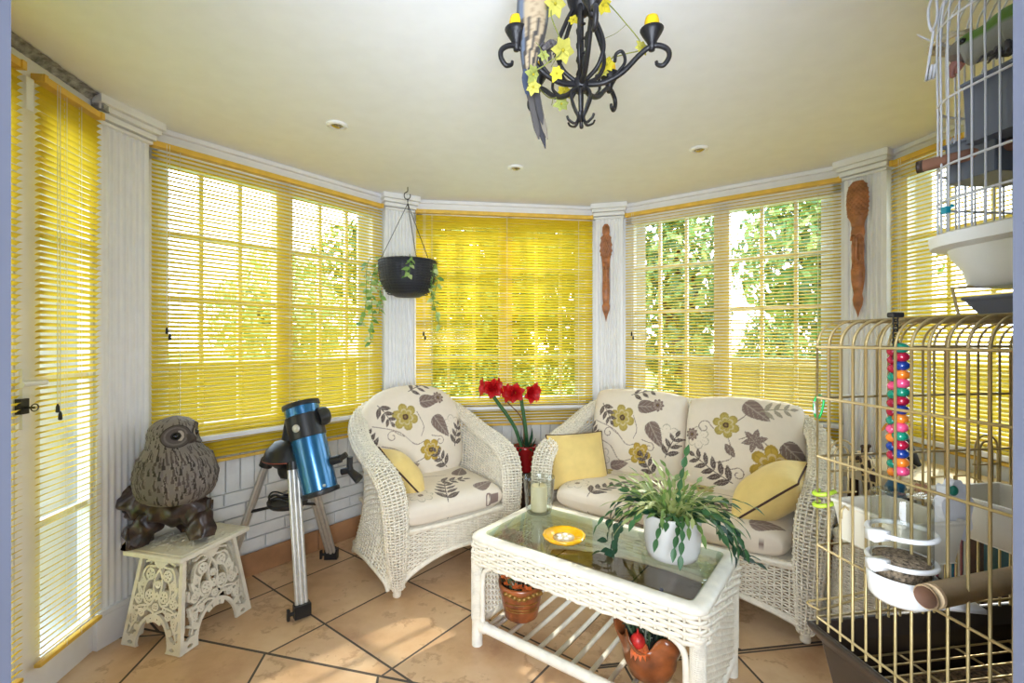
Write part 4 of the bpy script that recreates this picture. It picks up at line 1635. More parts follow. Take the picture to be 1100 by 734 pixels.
def fret_panel(parent, W0, W1, H, M4, th=.014):
    nx, nz = 130, 150
    sol = fret(nx, nz, W0, W1, H, 0)
    xs = np.linspace(-.5, .5, nx + 1)
    zs = np.linspace(0, 1, nz + 1)
    XX, ZZ = np.meshgrid(xs, zs, indexing='ij')
    w = W0 + (W1 - W0) * ZZ
    V = np.stack([XX * w, np.zeros_like(XX), ZZ * H], -1).reshape(-1, 3)
    A = np.array(M4.to_3x3())
    f = lambda i, j: i * (nz + 1) + j
    I, J = np.nonzero(sol)
    nv = len(V)
    front = np.stack([f(I, J), f(I + 1, J), f(I + 1, J + 1), f(I, J + 1)], -1)
    quads = [front, front[:, ::-1] + nv]
    for di, dj, e in ((-1, 0, lambda i, j: (f(i, j + 1), f(i, j))), (1, 0, lambda i, j: (f(i + 1, j), f(i + 1, j + 1))), (0, -1, lambda i, j: (f(i, j), f(i + 1, j))), (0, 1, lambda i, j: (f(i + 1, j + 1), f(i, j + 1)))):
        pad = np.zeros((nx + 2, nz + 2), bool)
        pad[1:-1, 1:-1] = sol
        nb = pad[1 + I + di, 1 + J + dj]
        i, j = I[~nb], J[~nb]
        a, b = e(i, j)
        quads.append(np.stack([a, a + nv, b + nv, b], -1))
    q_ = np.concatenate(quads)
    V2 = np.concatenate([V, V + np.array((0, th, 0))])
    used, inv = np.unique(q_, return_inverse=True)
    V2 = V2[used] @ A.T + np.array(M4.translation)
    m = MB()
    m.add(V2, inv.reshape(-1, 4))
    return m.build('scroll_panel', STOOLM, parent, smooth=False)


TW0, TD0 = BW * .72, BD * .72
Hh = SZ - .022
for W0, W1, D0, D1, az in ((BW, TW0, BD, TD0, 0), (BD, TD0, BW, TW0, PI / 2), (BW, TW0, BD, TD0, PI), (BD, TD0, BW, TW0, -PI / 2)):
    tilt = math.atan2((D0 - D1) / 2, Hh)
    M4 = Matrix.Rotation(az, 4, 'Z') @ Matrix.Translation((0, -D0 / 2, .004)) @ Matrix.Rotation(-tilt, 4, 'X')
    fret_panel(stool, W0, W1, Hh / math.cos(tilt) - .004, M4)
m = MB()
m.box((0, 0, SZ - .011), (BW * .98, BD * .98, .022))
m.build('top', STOOLM, stool, smooth=False, bevel=.006)
m = MB()                                                              # raised leaf carving on the top
q = np.random.RandomState(2)
for i in range(70):
    a, rr_ = q.uniform(0, 2 * PI), .15 * math.sqrt(q.rand())
    m.ball((rr_ * math.cos(a), rr_ * math.sin(a), SZ), (q.uniform(.006, .016), q.uniform(.004, .01), .0025), 8, 5)
m.tube([(BW * .43 * x, BD * .43 * y, SZ) for x, y in ((-1, -1), (1, -1), (1, 1), (-1, 1))], .0035, 6, closed=True)
m.build('carved_relief', STOOLM, stool)

# owl: one sculpted body with feather relief
OWLM = NT('owl_plumage')
a = OWLM.n('ShaderNodeAttribute', _attribute_name='Col')
OWLM.l(a.outputs['Color'], OWLM.b.inputs['Base Color'])
OWLM.b.inputs['Roughness'].default_value = .7
OWLM.bump(OWLM.noise(OWLM.coord('Object', (60, 60, 18)), 3, 5), .5, .006)
OWLM = OWLM.m
BRANCH = mat('dark_carved_branch', srgb(62, 46, 40), .35, var=.35, vscale=18, bump=.7, bscale=45, coat=.2)
OW = dp(190, 540, sc0.y)
os_ = F / sc0.y
owl = thing('owl_statue', 'brown carved owl statue perched on a dark branch on the ivory stool', 'statue', (sc0.x, sc0.y, SZ + .004))
k = 1 / os_
zo = lambda v: EYE - (v - V0) * k - SZ - .004
xo = lambda u: (u - U0) * k - sc0.x
ztop, zbt = zo(447), zo(540)
n, sg = 300, 300
tt = np.linspace(0, 1, n)
zz = zbt + (ztop - zbt) * tt
#                         t     left   right  (photo pixels)
tab = np.array([(0, 172, 205), (.04, 163, 216), (.10, 157, 223), (.2, 154, 227), (.32, 152, 228), (.42, 154, 226), (.52, 156, 223), (.60, 159, 217), (.66, 162, 211), (.72, 163, 209.5), (.8, 163, 209), (.88, 165, 208), (.94, 170, 205), (.98, 178, 198), (1.0, 187, 190)])
xl = np.interp(tt, tab[:, 0], [xo(u) for u in tab[:, 1]])
xr = np.interp(tt, tab[:, 0], [xo(u) for u in tab[:, 2]])
ker = np.ones(9) / 9
sm = lambda a: np.convolve(np.pad(a, 4, 'edge'), ker, 'valid')
xl, xr = sm(xl), sm(xr)
cx, hw_ = (xl + xr) / 2, (xr - xl) / 2
th = np.linspace(0, 2 * PI, sg, endpoint=False)
dp_ = hw_ * np.interp(tt, [0, .5, .7, 1], [.92, .95, 1.02, 1.0])
V = np.stack([cx[:, None] + hw_[:, None] * np.cos(th), dp_[:, None] * np.sin(th), np.repeat(zz[:, None], sg, 1)], -1)
TT, TH = np.meshgrid(tt, th, indexing='ij')
# face looks to the right and a little towards the room
faz = R(-12)
nz_ = np.stack([np.cos(TH), np.sin(TH), 0 * TH], -1)
dth = (TH - (2 * PI + faz) + PI) % (2 * PI) - PI
head = TT > .64
C = np.zeros(V.shape)
g0, g1, g2 = np.array(srgb(128, 120, 114)), np.array(srgb(84, 74, 70)), np.array(srgb(52, 44, 40))
C[:] = g0
relief = np.zeros(TT.shape)
q = np.random.RandomState(4)
for i in range(620):                                                  # feather strokes, scattered in loose rows
    t0 = q.uniform(.0, 1.0)
    a0 = q.uniform(0, 2 * PI)
    hd = t0 > .64
    Ls, ws = (.020, .050) if hd else (.052, .052)
    Ls *= q.uniform(.7, 1.3)
    da = (TH - a0 + PI) % (2 * PI) - PI
    u_ = (TT - t0) / Ls
    sel = (np.abs(u_) < 1) & (np.abs(da) < ws * (1 - .5 * u_))
    dk = sel & (np.abs(da) < ws * .55 * (1 - .6 * u_))
    C[sel & ~dk] = np.minimum(1, g0 * q.uniform(.9, 1.35))
    C[dk] = g1 if q.rand() < .6 else g2
    relief[sel] = np.maximum(relief[sel], (.002 if hd else .005) * (1 - np.abs(u_[sel])) * np.cos(np.clip(np.abs(da[sel]) / (ws * 1.5), 0, 1) * PI / 2))
wing = (dth > .9) & (dth < 2.0) & (TT < .55) & (TT > .08)
wing2 = (dth < -1.1) & (dth > -2.6) & (TT < .55) & (TT > .08)
for w_ in (wing, wing2):
    C[w_] = C[w_] * .75
    relief[w_] += .006
# two facial discs around deep set eyes
fz = .80
for s_ in (-1, 1):
    ex = (dth - s_ * .62) * 1.0
    ez = (TT - fz) / .115
    rr_ = np.hypot(ex / .56, ez)
    on_ = (rr_ < 1) & head
    relief[on_] -= .010 * (1 - rr_[on_] ** 2)
    ringm = head & (np.abs(rr_ - 1) < .10)
    C[ringm] = g2
    relief[ringm] += .005
    C[on_] = g1 * .8 + g0 * .12
    C[on_ & (np.abs(rr_ - .80) < .07)] = g0 * .75
    C[on_ & (ex * -s_ > .08) & (rr_ < .62) & (np.abs(ez) < .5)] = np.array(srgb(176, 164, 150))
    C[head & (rr_ < .40)] = g2 * .6
    relief[head & (rr_ < .30)] -= .006
V = V + nz_ * relief[..., None]
bm_ = head & (np.abs(dth) < .20) & (TT < .81) & (TT > .70)
V[bm_] += (nz_ * (.020 * np.cos(np.clip(dth / .20, -1, 1) * PI / 2) * np.sin(PI * np.clip((TT - .70) / .11, 0, 1)))[..., None])[bm_]
C[bm_] = g1 * .8
m = MB()
o0 = m.n
m.grid(V, cv=True, col=C)
m.add([V[0].mean(0), V[-1].mean(0)], col=[g1, g1])
m.p += [[o0 + i, o0 + (i + 1) % sg, o0 + n * sg] for i in range(sg)] + [[o0 + (n - 1) * sg + (i + 1) % sg, o0 + (n - 1) * sg + i, o0 + n * sg + 1] for i in range(sg)]
m.build('owl_body', OWLM, owl)
m = MB()
for s_ in (-1, 1):
    aa = faz + s_ * .62
    hh = float(np.interp(fz, tt, hw_)) * .90
    m.ball((float(np.interp(fz, tt, cx)) + hh * math.cos(aa), hh * math.sin(aa), zbt + (ztop - zbt) * fz), .013, 14, 10)
m.build('eye', mat('dark_glass_eye', srgb(24, 18, 14), .12, var=.05), owl)
q = np.random.RandomState(9)


def gnarly(m, pts, r, sides=18, n=70, amp=.19):
    P = smoothpath(pts, n)
    rr_ = np.interp(np.linspace(0, 1, n), np.linspace(0, 1, len(r)), r)
    o_ = m.n
    m.tube(P, rr_, sides)
    Vv = m.v[-1]
    c_ = np.repeat(P, sides, 0)
    ph_ = q.uniform(0, 6, 6)
    d_ = Vv - c_
    f_ = 1 + amp * (np.sin(Vv[:, 0] * 70 + ph_[0]) * np.sin(Vv[:, 2] * 60 + ph_[1]) + .6 * np.sin(np.arange(len(Vv)) % sides * 2.1 + Vv[:, 0] * 40 + Vv[:, 2] * 30 + ph_[2]))
    m.v[-1] = c_ + d_ * f_[:, None]


X = lambda u, v, y=0: (xo(u), y, max(.012, zo(v)))
m = MB()
gnarly(m, [X(143, 533, -.03), X(156, 538, -.04), X(178, 543, -.02), X(203, 546, 0), X(222, 546, .02)], [.056, .062, .075, .072, .046])
gnarly(m, [X(141, 522, -.03), X(146, 530, -.03), X(154, 540, -.03)], [.022, .040, .050])
gnarly(m, [X(139, 552, -.02), X(148, 548, -.03), X(158, 543, -.03)], [.020, .036, .048])
gnarly(m, [X(172, 548, -.03), X(164, 562, -.06), X(158, 576, -.085), X(154, 592, -.10)], [.056, .055, .060, .066])
gnarly(m, [X(208, 548, .0), X(219, 558, -.02), X(222, 570, -.035), X(223, 586, -.04)], [.052, .050, .048, .050])
gnarly(m, [X(190, 550, .05), X(190, 566, .09), X(186, 580, .10)], [.05, .04, .045])
m.v = [np.column_stack([v_[:, :2], np.maximum(v_[:, 2], .0)]) for v_ in m.v]
m.build('branch_base', BRANCH, owl)

# ------------------------------------------------------------------ telescope
TUBE = mat('blue_metallic_tube', srgb(48, 112, 158), .25, metal=.5, var=.05, coat=.5)
TY = 2.46
ts = F / TY
root_xy = dp(325, 600, TY)
tel = thing('telescope', 'blue reflector telescope on a silver tripod by the left window', 'telescope', (root_xy.x, TY, 0))
T0 = Vector((root_xy.x, TY, 0))
top = dp(323, 434, TY + .03) - T0
bot = dp(345, 531, TY - .05) - T0
ax = (bot - top)
Lt = ax.length
z_ = -ax.normalized()
tm = frame(top, z_, (0, 1, 0))
rt = .087
m = MB()
m.lathe([(rt * .93, -Lt), (rt, -Lt), (rt, -.012), (rt * .95, -.012)], 48, M=tm)
m.build('tube', TUBE, tel, auto=40)
m = MB()
m.lathe([(rt * .8, .004), (rt * 1.05, .004), (rt * 1.08, -.002), (rt * 1.08, -.018), (rt * 1.0, -.020)], 48, M=tm)
m.lathe([(.0, -.001), (rt * .8, .002), (rt * .9, .003)], 32, M=tm)
m.build('front_cap', BLACK, tel, auto=40)
m = MB()
for a in (R(20), R(110), R(200), R(290)):
    m.lathe([(.0, .016), (.004, .016), (.005, .004), (.003, .003)], 10, (0, 0, 0), M=tm @ Matrix.Translation((rt * .6 * math.cos(a), rt * .6 * math.sin(a), 0)))
m.build('cap_screw', ALU, tel)
m = MB()
m.lathe([(.0, -Lt - .004), (rt * .6, -Lt - .006), (rt * 1.06, -Lt - .002), (rt * 1.08, -Lt + .004), (rt * 1.08, -Lt + .018), (rt * 1.01, -Lt + .022)], 48, M=tm)
m.build('mirror_cell', BLACK, tel, auto=40)
m = MB()
m.lathe([(rt * 1.0, -Lt * .385), (rt * 1.05, -Lt * .38), (rt * 1.05, -Lt * .135), (rt * 1.0, -Lt * .13)], 48, M=tm)
band = m.build('mount_band', BLACK, tel, auto=40)
m = MB()
side_v = tm @ Matrix.Translation((-rt * .30, -rt * 1.0, -Lt * .27))
# logo roundel on the band, facing the room
bc = tm @ Vector((0, 0, -Lt * .27))
toc = Vector((0, 0, EYE)) - (T0 + bc)
toc = (toc - z_ * toc.dot(z_)).normalized()
lft = z_.cross(toc).normalized()
pd = (toc * .86 + lft * (-.51)).normalized() if lft.x > 0 else (toc * .86 + lft * .51).normalized()
Md = frame(bc + pd * rt * 1.05, pd, (0, 0, 1))
m.lathe([(.0, .003), (.018, .003), (.020, .001), (.020, -.004)], 24, M=Md)
m.build('roundel', ALU, band)
Mb = frame(tm @ Vector((0, 0, -Lt + .045)) + (toc * .93 + (Vector((1, 0, 0))) * .3).normalized() * rt, toc, (0, 0, 1))
m = MB()
m.lathe([(.0, .004), (.007, .003), (.008, -.002)], 14, M=Mb)
m.build('screw', ALU, tel)
rgt = Vector((1, 0, 0)) - z_ * z_.x
rgt.normalize()
m = MB()
kb = tm @ Vector((0, 0, -Lt * .20)) + rgt * (rt * 1.0)
m.lathe([(.0, .045), (.030, .044), (.044, .034), (.050, .015), (.050, -.02)], 28, M=frame(kb, rgt + Vector((0, .9, 0)), (0, 0, 1)))
m.build('altitude_knob', BLACK, tel, auto=40)
m = MB()
fb_ = tm @ Vector((0, 0, -Lt * .70)) + rgt * rt * .9
m.tube([fb_, fb_ + rgt * .06], .022, 14)
m.tube([fb_ + rgt * .055, fb_ + rgt * .09 + Vector((0, 0, .012))], .015, 12)
e = dp(376, 505, TY + .02) - T0
m.tube([e + Vector((-.045, 0, -.01)), e + Vector((.0, 0, .0))], .018, 14)
m.tube([e + Vector((.0, 0, .07)), e + Vector((-.002, 0, .02)), e + Vector((.004, 0, -.005))], .016, 12)
m.tube([e + Vector((.0, 0, -.005)), e + Vector((.055, -.02, -.045))], np.array((.018, .026)), 14)
m.build('focuser', BLACK, tel, auto=40)
m = MB()                                                              # fork arm and drive base
b0 = dp(299, 492, TY + .01) - T0
m.lathe([(.0, -.045), (.06, -.045), (.075, -.03), (.112, -.012), (.118, .0), (.112, .012), (.10, .045), (.06, .085), (.0, .10)], 40, (b0.x + .04, .02, b0.z))
m.lathe([(.0, -.10), (.05, -.10), (.06, -.08), (.065, -.045), (.06, -.04)], 30, (b0.x + .06, .02, b0.z))
arm = smoothpath([b0 + Vector((.03, .03, .02)), b0 + Vector((.045, .04, .10)), bc + Vector((-.085, .03, .03)), bc + Vector((-.06, .03, .05))], 16)
m.tube(arm, np.linspace(.060, .045, 16), 14, flat=.7)
m.build('fork_mount', BLACK, tel, auto=50)
m = MB()
m.tube([(b0.x + .04 + .1155 * math.cos(a), .02 + .1155 * math.sin(a), b0.z - .004) for a in np.linspace(0, 2 * PI, 40, endpoint=False)], .003, 6, closed=True)
m.build('accent_ring', mat('red_accent', srgb(150, 70, 50), .4), tel)
hub = Vector((b0.x + .06, .02, b0.z - .055))
feet = [fl(325, 665, .0) - T0, fl(357, 599, .0) - T0, fl(229, 632, .0) - T0]
wl = side('left')
for f_ in feet:                                                       # keep the far foot clear of the wall
    w_ = (T0 + f_ - Vector((OX, OY, 0))).dot(wl[1])
    if w_ > APO - .03:
        f_ -= wl[1] * (w_ - (APO - .03))
tops = [dp(315, 499, TY - .06) - T0, dp(335, 520, TY + .09) - T0, dp(287, 496, TY + .02) - T0]
for f_, t_ in zip(feet, tops):
    d = (f_ - t_)
    hd_ = Vector((d.y, -d.x, 0)).normalized()
    m = MB()
    for o_, r_ in ((-.020, .011), (0, .014), (.020, .011)):
        m.tube([t_ + hd_ * o_, t_ + hd_ * o_ + d * .95], r_, 10)
    lg = m.build('tripod_leg', ALU, tel, auto=40)
    m = MB()
    m.tube([t_ - d * .02, t_ + d * .035], .033, 12)
    m.build('leg_clamp', BLACK, lg, auto=40)
    m = MB()
    a_, b_ = t_ + d * .90, t_ + d
    b_ = Vector((b_.x, b_.y, .0))
    yaw = math.atan2(hd_.y, hd_.x)
    m.box((a_ + b_) / 2 + Vector((0, 0, .004)), (.075, .042, .060), yaw)
    kn = -1 if hd_.x > 0 else 1
    m.tube([(a_ + b_) / 2 + hd_ * kn * .035, (a_ + b_) / 2 + hd_ * kn * .065], .009, 8)
    m.box((a_ + b_) / 2 + hd_ * kn * .062, (.012, .02, .05), yaw)
    for vv in m.v:
        vv[:, 2] = np.maximum(vv[:, 2], 0.001)
    m.build('leg_foot', BLACK, lg, smooth=False)
m = MB()                                                              # accessory tray and hand controller between the legs
tr_ = dp(309, 541, TY + .03) - T0
m.lathe([(.0, -.012), (.085, -.012), (.098, 0), (.10, .018), (.094, .018), (.085, .004), (.0, .002)], 30, (tr_.x, tr_.y, tr_.z), sx=1.0)
m.tube([tr_, tops[2] + (feet[2] - tops[2]) * .38], .008, 8)
m.tube([tr_, tops[0] + (feet[0] - tops[0]) * .32], .008, 8)
m.tube([tr_, tops[1] + (feet[1] - tops[1]) * .25], .008, 8)
m.build('accessory_tray', BLACK, tel, auto=40)
m = MB()
pc = tr_ + Vector((-.02, -.03, .03))
m.tube(smoothpath([pc + Vector((.06 * math.cos(a), .05 * math.sin(a), .010 * math.sin(3 * a) + .0015 * i)) for i, a in enumerate(np.linspace(0, 12, 22))], 120), .0045, 6)
m.build('cable', BLACK, tel)

# ------------------------------------------------------------------ chandelier
CY = 1.30
cx_ = (624 - U0) / F * CY
ch = thing('chandelier', 'black wrought iron chandelier with scroll arms and yellow candles', 'chandelier', (cx_, CY, CEILZ))
zc = lambda v: EYE - (v - V0) * CY / F - CEILZ
YC = mat_transl('yellow_candle_wax', srgb(246, 206, 20), .2, .45, var=.08, vscale=40)
hz = zc(91)
m = MB()
m.lathe([(.0, hz - .022), (.016, hz - .020), (.022, hz - .010), (.024, hz + .004), (.018, hz + .016), (.012, hz + .022)], 20)
m.tube([(0, 0, hz), (0, 0, -.01)], .008, 10)
m.tube([(.010 * math.cos(t * 1.9), .010 * math.sin(t * 1.9), hz + .01 + t * .012) for t in np.arange(0, 16, .4)], .004, 6)
m.lathe([(.010, zc(18)), (.022, zc(15)), (.036, zc(4)), (.040, zc(-3)), (.030, zc(-4)), (.012, zc(-6))], 24)
m.lathe([(.012, -.045), (.03, -.04), (.055, -.015), (.058, -.0005), (.0, -.0005)], 28)
m.build('stem', IRON, ch)
for i in range(6):
    a = R(i * 60 + 18)
    c, s_ = math.cos(a), math.sin(a)
    m = MB()
    P = smoothpath([(.018 * c, .018 * s_, zc(8)), (.045 * c, .045 * s_, zc(28)), (.072 * c, .072 * s_, zc(58)), (.056 * c, .056 * s_, zc(78)), (.016 * c, .016 * s_, hz + .006)], 30)
    m.tube(P, .0058, 8)
    m.build('cage_bar', IRON, ch)
    m = MB()
    P = smoothpath([(.012 * c, .012 * s_, hz - .008), (.030 * c, .030 * s_, zc(103)), (.020 * c, .020 * s_, zc(116)), (.009 * c, .009 * s_, zc(126)), (.018 * c, .018 * s_, zc(133.5)), (.036 * c, .036 * s_, zc(131)), (.042 * c, .042 * s_, zc(127))], 36)
    m.tube(P, np.linspace(.006, .0045, 36), 8, flat=.6)
    m.build('finial_leaf', IRON, ch)
for i in range(5):
    a = R(i * 72 - 18)
    c, s_ = math.cos(a), math.sin(a)
    rr_ = .188
    ar = thing_part = None
    m = MB()
    zc0 = zc(64)
    P = smoothpath([(.015 * c, .015 * s_, hz - .002), (.06 * c, .06 * s_, zc(93)), (.11 * c, .11 * s_, zc(86)), (.155 * c, .155 * s_, zc(71)), (.182 * c, .182 * s_, zc0 - .001), (.206 * c, .206 * s_, zc0 - .001),
                    (.228 * c, .228 * s_, zc(70)), (.231 * c, .231 * s_, zc(78)), (.218 * c, .218 * s_, zc(85)), (.203 * c, .203 * s_, zc(84)), (.199 * c, .199 * s_, zc(80))], 70)
    m.tube(P, np.interp(np.linspace(0, 1, 70), [0, .8, 1], [.0075, .0065, .004]), 9)
    m.tube(smoothpath([(.085 * c, .085 * s_, zc(90)), (.118 * c, .118 * s_, zc(76)), (.112 * c, .112 * s_, zc(64)), (.096 * c, .096 * s_, zc(65)), (.092 * c, .092 * s_, zc(73))], 26), .0045, 7)
    arm_ = m.build('scroll_arm', IRON, ch)
    m = MB()
    m.lathe([(.0, zc0 - .012), (.008, zc0 - .011), (.010, zc0 + .004), (.013, zc0 + .012), (.026, zc0 + .034), (.031, zc0 + .044), (.028, zc0 + .045), (.012, zc0 + .028)], 20, (rr_ * c, rr_ * s_, 0))
    m.build('candle_cup', IRON, arm_)
    m = MB()
    m.lathe([(.0, zc0 + .026), (.0165, zc0 + .026), (.0185, zc0 + .045), (.019, zc0 + .066), (.016, zc0 + .077), (.008, zc0 + .082), (.0, zc0 + .083)], 18, (rr_ * c, rr_ * s_, 0))
    m.build('candle', YC, arm_)

# garland of cloth flowers wound through the chandelier
q = np.random.RandomState(31)
YG = [np.array(srgb(*c)) for c in ((206, 200, 96), (222, 206, 60), (176, 184, 100), (196, 190, 120))]
CLOTHF = mat_attr('cloth_flower', .7, .1, 300, trans=.3)
gar = thing('flower_garland', 'garland of yellow green cloth flowers wound through the black chandelier', 'garland', (cx_, CY, CEILZ))
m = MB()
g = [dp(600, -10, CY - .06), dp(592, 15, CY - .08), dp(604, 52, CY - .10), dp(588, 68, CY - .12), dp(572, 82, CY - .10), dp(590, 105, CY + .05), dp(606, 100, CY + .08), dp(630, 86, CY + .10), dp(655, 64, CY + .06), dp(672, 58, CY + .02), dp(690, 50, CY), dp(668, 20, CY), dp(650, 0, CY + .05)]
G0 = Vector((cx_, CY, CEILZ))
m.tube(smoothpath([p_ - G0 for p_ in g], 120), .0016, 5, col=YG[2] * .7)
for i in range(10):
    p_ = smoothpath([p_ - G0 for p_ in g], 120)[8 + i * 11]
    e_ = p_ + q.normal(0, .03, 3)
    m.tube(smoothpath([p_, p_ * .5 + e_ * .5 + q.normal(0, .01, 3), e_], 10), .0009, 4, col=YG[2] * .6)
m.build('vine', CLOTHF, gar)
for (u, v, dy, sz, ci) in ((604, 54, -.10, .034, 0), (596, 4, -.08, .030, 0), (648, 5, .05, .026, 1), (572, 80, -.11, .024, 2), (573, 94, -.10, .022, 0), (598, 79, -.12, .020, 1), (606, 100, .08, .026, 1), (603, 112, .08, .024, 2), (652, 70, .05, .026, 1), (647, 78, .05, .018, 0), (689, 52, .0, .024, 0), (616, 22, -.04, .016, 1), (584, 60, -.12, .014, 2)):
    c = np.array(tuple(dp(u, v, CY + dy) - G0))
    m = MB()
    col = YG[ci]
    fn = np.array((q.normal() * .3, -1, q.normal() * .3 - .2)); fn /= np.linalg.norm(fn)
    a1 = np.cross(fn, (0, 0, 1.0)); a1 /= np.linalg.norm(a1); a2 = np.cross(fn, a1)
    for k_ in range(6):
        t_ = k_ * PI / 3 + q.rand() * .3
        d_ = a1 * math.cos(t_) + a2 * math.sin(t_) + fn * .25
        m.leaf(c, d_, fn, sz * q.uniform(.85, 1.15), sz * .78, .2, col * q.uniform(.8, 1.1), 6)
    m.ball(c + fn * .004, sz * .14, 8, 6, col=YG[1] * .7)
    m.build('flower', CLOTHF, gar)
# ------------------------------------------------------------------ parrot on the chandelier
FEATH = mat_attr('feathers', .75, .35, 160, sheen=.1)


def bird(path, radii, colf, name='bird_body', parent=None, flat=None, n=90, sides=28, up=(0, -1, 0)):
    P = smoothpath(path, n)
    r = np.interp(np.linspace(0, 1, n), np.linspace(0, 1, len(radii)), radii)
    r = np.convolve(np.pad(r, 3, 'edge'), np.ones(7) / 7, 'valid')
    m = MB()
    m.tube(P, r, sides, up=up, flat=flat)
    V = m.v[-1].reshape(n, sides, 3)
    tt = np.repeat(np.linspace(0, 1, n)[:, None], sides, 1)
    th = np.repeat((np.arange(sides) / sides * 2 * PI)[None], n, 0)
    m.c = [np.array(colf(tt, th, V)).reshape(-1, 3)]
    return m.build(name, FEATH, parent)


def parrot_col(t, th, V):
    c_ = V.mean(1, keepdims=True)
    nx = (V - c_)[..., 0] / np.maximum(np.abs(V - c_).max((1, 2))[:, None], 1e-6)
    C = np.zeros(t.shape + (3,))
    C[:] = np.array(srgb(176, 158, 130))
    k_ = np.sin(t * 90 + 4 * np.sin(th * 3)) * np.sin(th * 9 + 3 * np.sin(t * 40)) > .45
    C[k_] = np.array(srgb(150, 132, 106))
    C[nx < -.62] = np.array(srgb(104, 116, 136))
    C[nx < -.86] = np.array(srgb(70, 78, 92))
    C[nx > .86] = np.array(srgb(96, 98, 98))
    C[(t > .55) & (np.sin(nx * 11 + 3 * np.sin(t * 9)) > .2)] = np.array(srgb(70, 66, 64))
    C[t < .12] = np.array(srgb(110, 118, 130))
    return C


PY = CY - .05
rt0 = dp(572, 60, PY)
par = thing('parrot', 'grey beige parrot with a long dark tail perched on the left of the chandelier', 'bird', rt0)
bp = [dp(u, v, PY + dy) - rt0 for u, v, dy in ((583, -62, -.02), (578, -52, 0), (574, -36, 0), (573, -10, 0), (572, 20, 0), (571, 42, 0), (569, 62, .0), (569, 78, .0), (571, 92, .01))]
sc_p = PY / F
bird(bp, [r_ * sc_p for r_ in (5, 13, 15, 17, 17.5, 14, 9.5, 7, 5)], parrot_col, 'parrot_body', par)
for i, (u0_, u1_, v1_, w_, c_) in enumerate(((566, 573, 118, 4.2, (84, 82, 84)), (570, 586, 160, 4.0, (52, 50, 54)), (568, 579, 150, 4.4, (78, 74, 72)), (573, 588, 150, 3.6, (120, 112, 100)), (564, 568, 104, 3.6, (64, 74, 96)), (574, 583, 134, 3.8, (60, 58, 60)))):
    m = MB()
    p0_, p1_ = dp(u0_, 74, PY - .004 * i) - rt0, dp(u1_, v1_, PY + .012 - .004 * i) - rt0
    P = smoothpath([p0_, p0_ * .5 + p1_ * .5 + Vector((-.004, 0, 0)), p1_], 24)
    m.tube(P, np.interp(np.linspace(0, 1, 24), [0, .3, .85, 1], [.5, 1, .8, .12]) * w_ * sc_p, 10, up=(0, -1, 0), flat=.22, col=np.array(srgb(*c_)))
    m.build('tail_feather', FEATH, par)
BEAK = mat('horn_beak', srgb(70, 62, 58), .35, var=.15)
m = MB()
b0 = dp(586, -58, PY - .02) - rt0
m.tube(smoothpath([b0, b0 + Vector((.02, -.005, -.004)), b0 + Vector((.026, -.006, -.022))], 14), np.linspace(.014, .002, 14), 12)
m.build('beak', BEAK, par)
m = MB()
for s_ in (-1, 1):
    m.ball(dp(581, -60, PY - .02) - rt0 + Vector((0, s_ * .021, .0)), .004, 10, 8)
m.build('eye', BLACK, par)
TALON = mat('grey_scaly_foot', srgb(86, 82, 84), .6, var=.25, vscale=90, bump=.5, bscale=160)
fc = dp(584, 52, PY - .01) - rt0
m = MB()
m.tube(smoothpath([dp(578, 38, PY) - rt0, dp(580, 47, PY) - rt0, fc], 10), np.linspace(.014, .010, 10), 10)
for dx, dy_, dz in ((.02, -.02, -.022), (.032, -.012, -.016), (.012, .02, -.02), (.026, .014, -.012)):
    e = fc + Vector((dx, dy_, 0))
    m.tube(smoothpath([fc, e + Vector((0, 0, .006)), e + Vector((.008, 0, dz * .6)), e + Vector((.003, 0, dz * 1.3))], 14), np.linspace(.0075, .002, 14), 8)
m.build('foot', TALON, par)

# ------------------------------------------------------------------ gold bird cage
KY, KRZ = .85, R(8.3)
kc = Vector(((878 - U0) / F * KY, KY, 0))
kx, ky = Vector((math.cos(KRZ), math.sin(KRZ), 0)), Vector((-math.sin(KRZ), math.cos(KRZ), 0))
KW, KD = .54, .395
RIM, KTOP = EYE - 305 / F * KY, EYE + 19 / F * KY
TRAYM = mat('dark_brown_tray', srgb(44, 34, 28), .35, var=.15)
cage = thing('bird_cage', 'tall gold wire bird cage on a dark tray at right', 'bird cage', (kc.x, kc.y, 0), KRZ)
# local frame: x right along the far face, y towards the far face (0) from the near face (-KD)


def cp_(u, v, y):
    """local cage point on the sight line u, v at local depth y"""
    a, b = (u - U0) / F, -(v - V0) / F
    # world point s*(a,1), local y = (p - kc).ky
    s = (y + kc.dot(ky)) / (a * ky.x + ky.y)
    p = Vector((a * s, s, EYE + b * s))
    q_ = p - kc
    return Vector((q_.dot(kx), q_.dot(ky), p.z))


def cpx(u, v, x):
    a, b = (u - U0) / F, -(v - V0) / F
    s = (x + kc.dot(kx)) / (a * kx.x + kx.y)
    p = Vector((a * s, s, EYE + b * s))
    q_ = p - kc
    return Vector((q_.dot(kx), q_.dot(ky), p.z))


wr = .0020
n_l, n_b = 16, 22
rc = .045
bars_side = lambda: None


def face(name, x0, x1, fixed, axis, n, rails, skip=None):
    m = MB()
    for i in range(n + 1):
        s = x0 + (x1 - x0) * i / n
        if axis == 'y':
            P = [(fixed, s, RIM - .001), (fixed, s, RIM + .2), (fixed, s, KTOP - rc)]
        else:
            P = [(s, fixed, RIM - .001), (s, fixed, RIM + .2), (s, fixed, KTOP - rc)]
        if skip is None or not skip(i):
            m.tube(P, wr, 6)
    for z in rails:
        P = [(fixed, x0, z), (fixed, x1, z)] if axis == 'y' else [(x0, fixed, z), (x1, fixed, z)]
        m.tube(P, wr * 1.15, 6)
    return m.build(name, GOLD, cage)


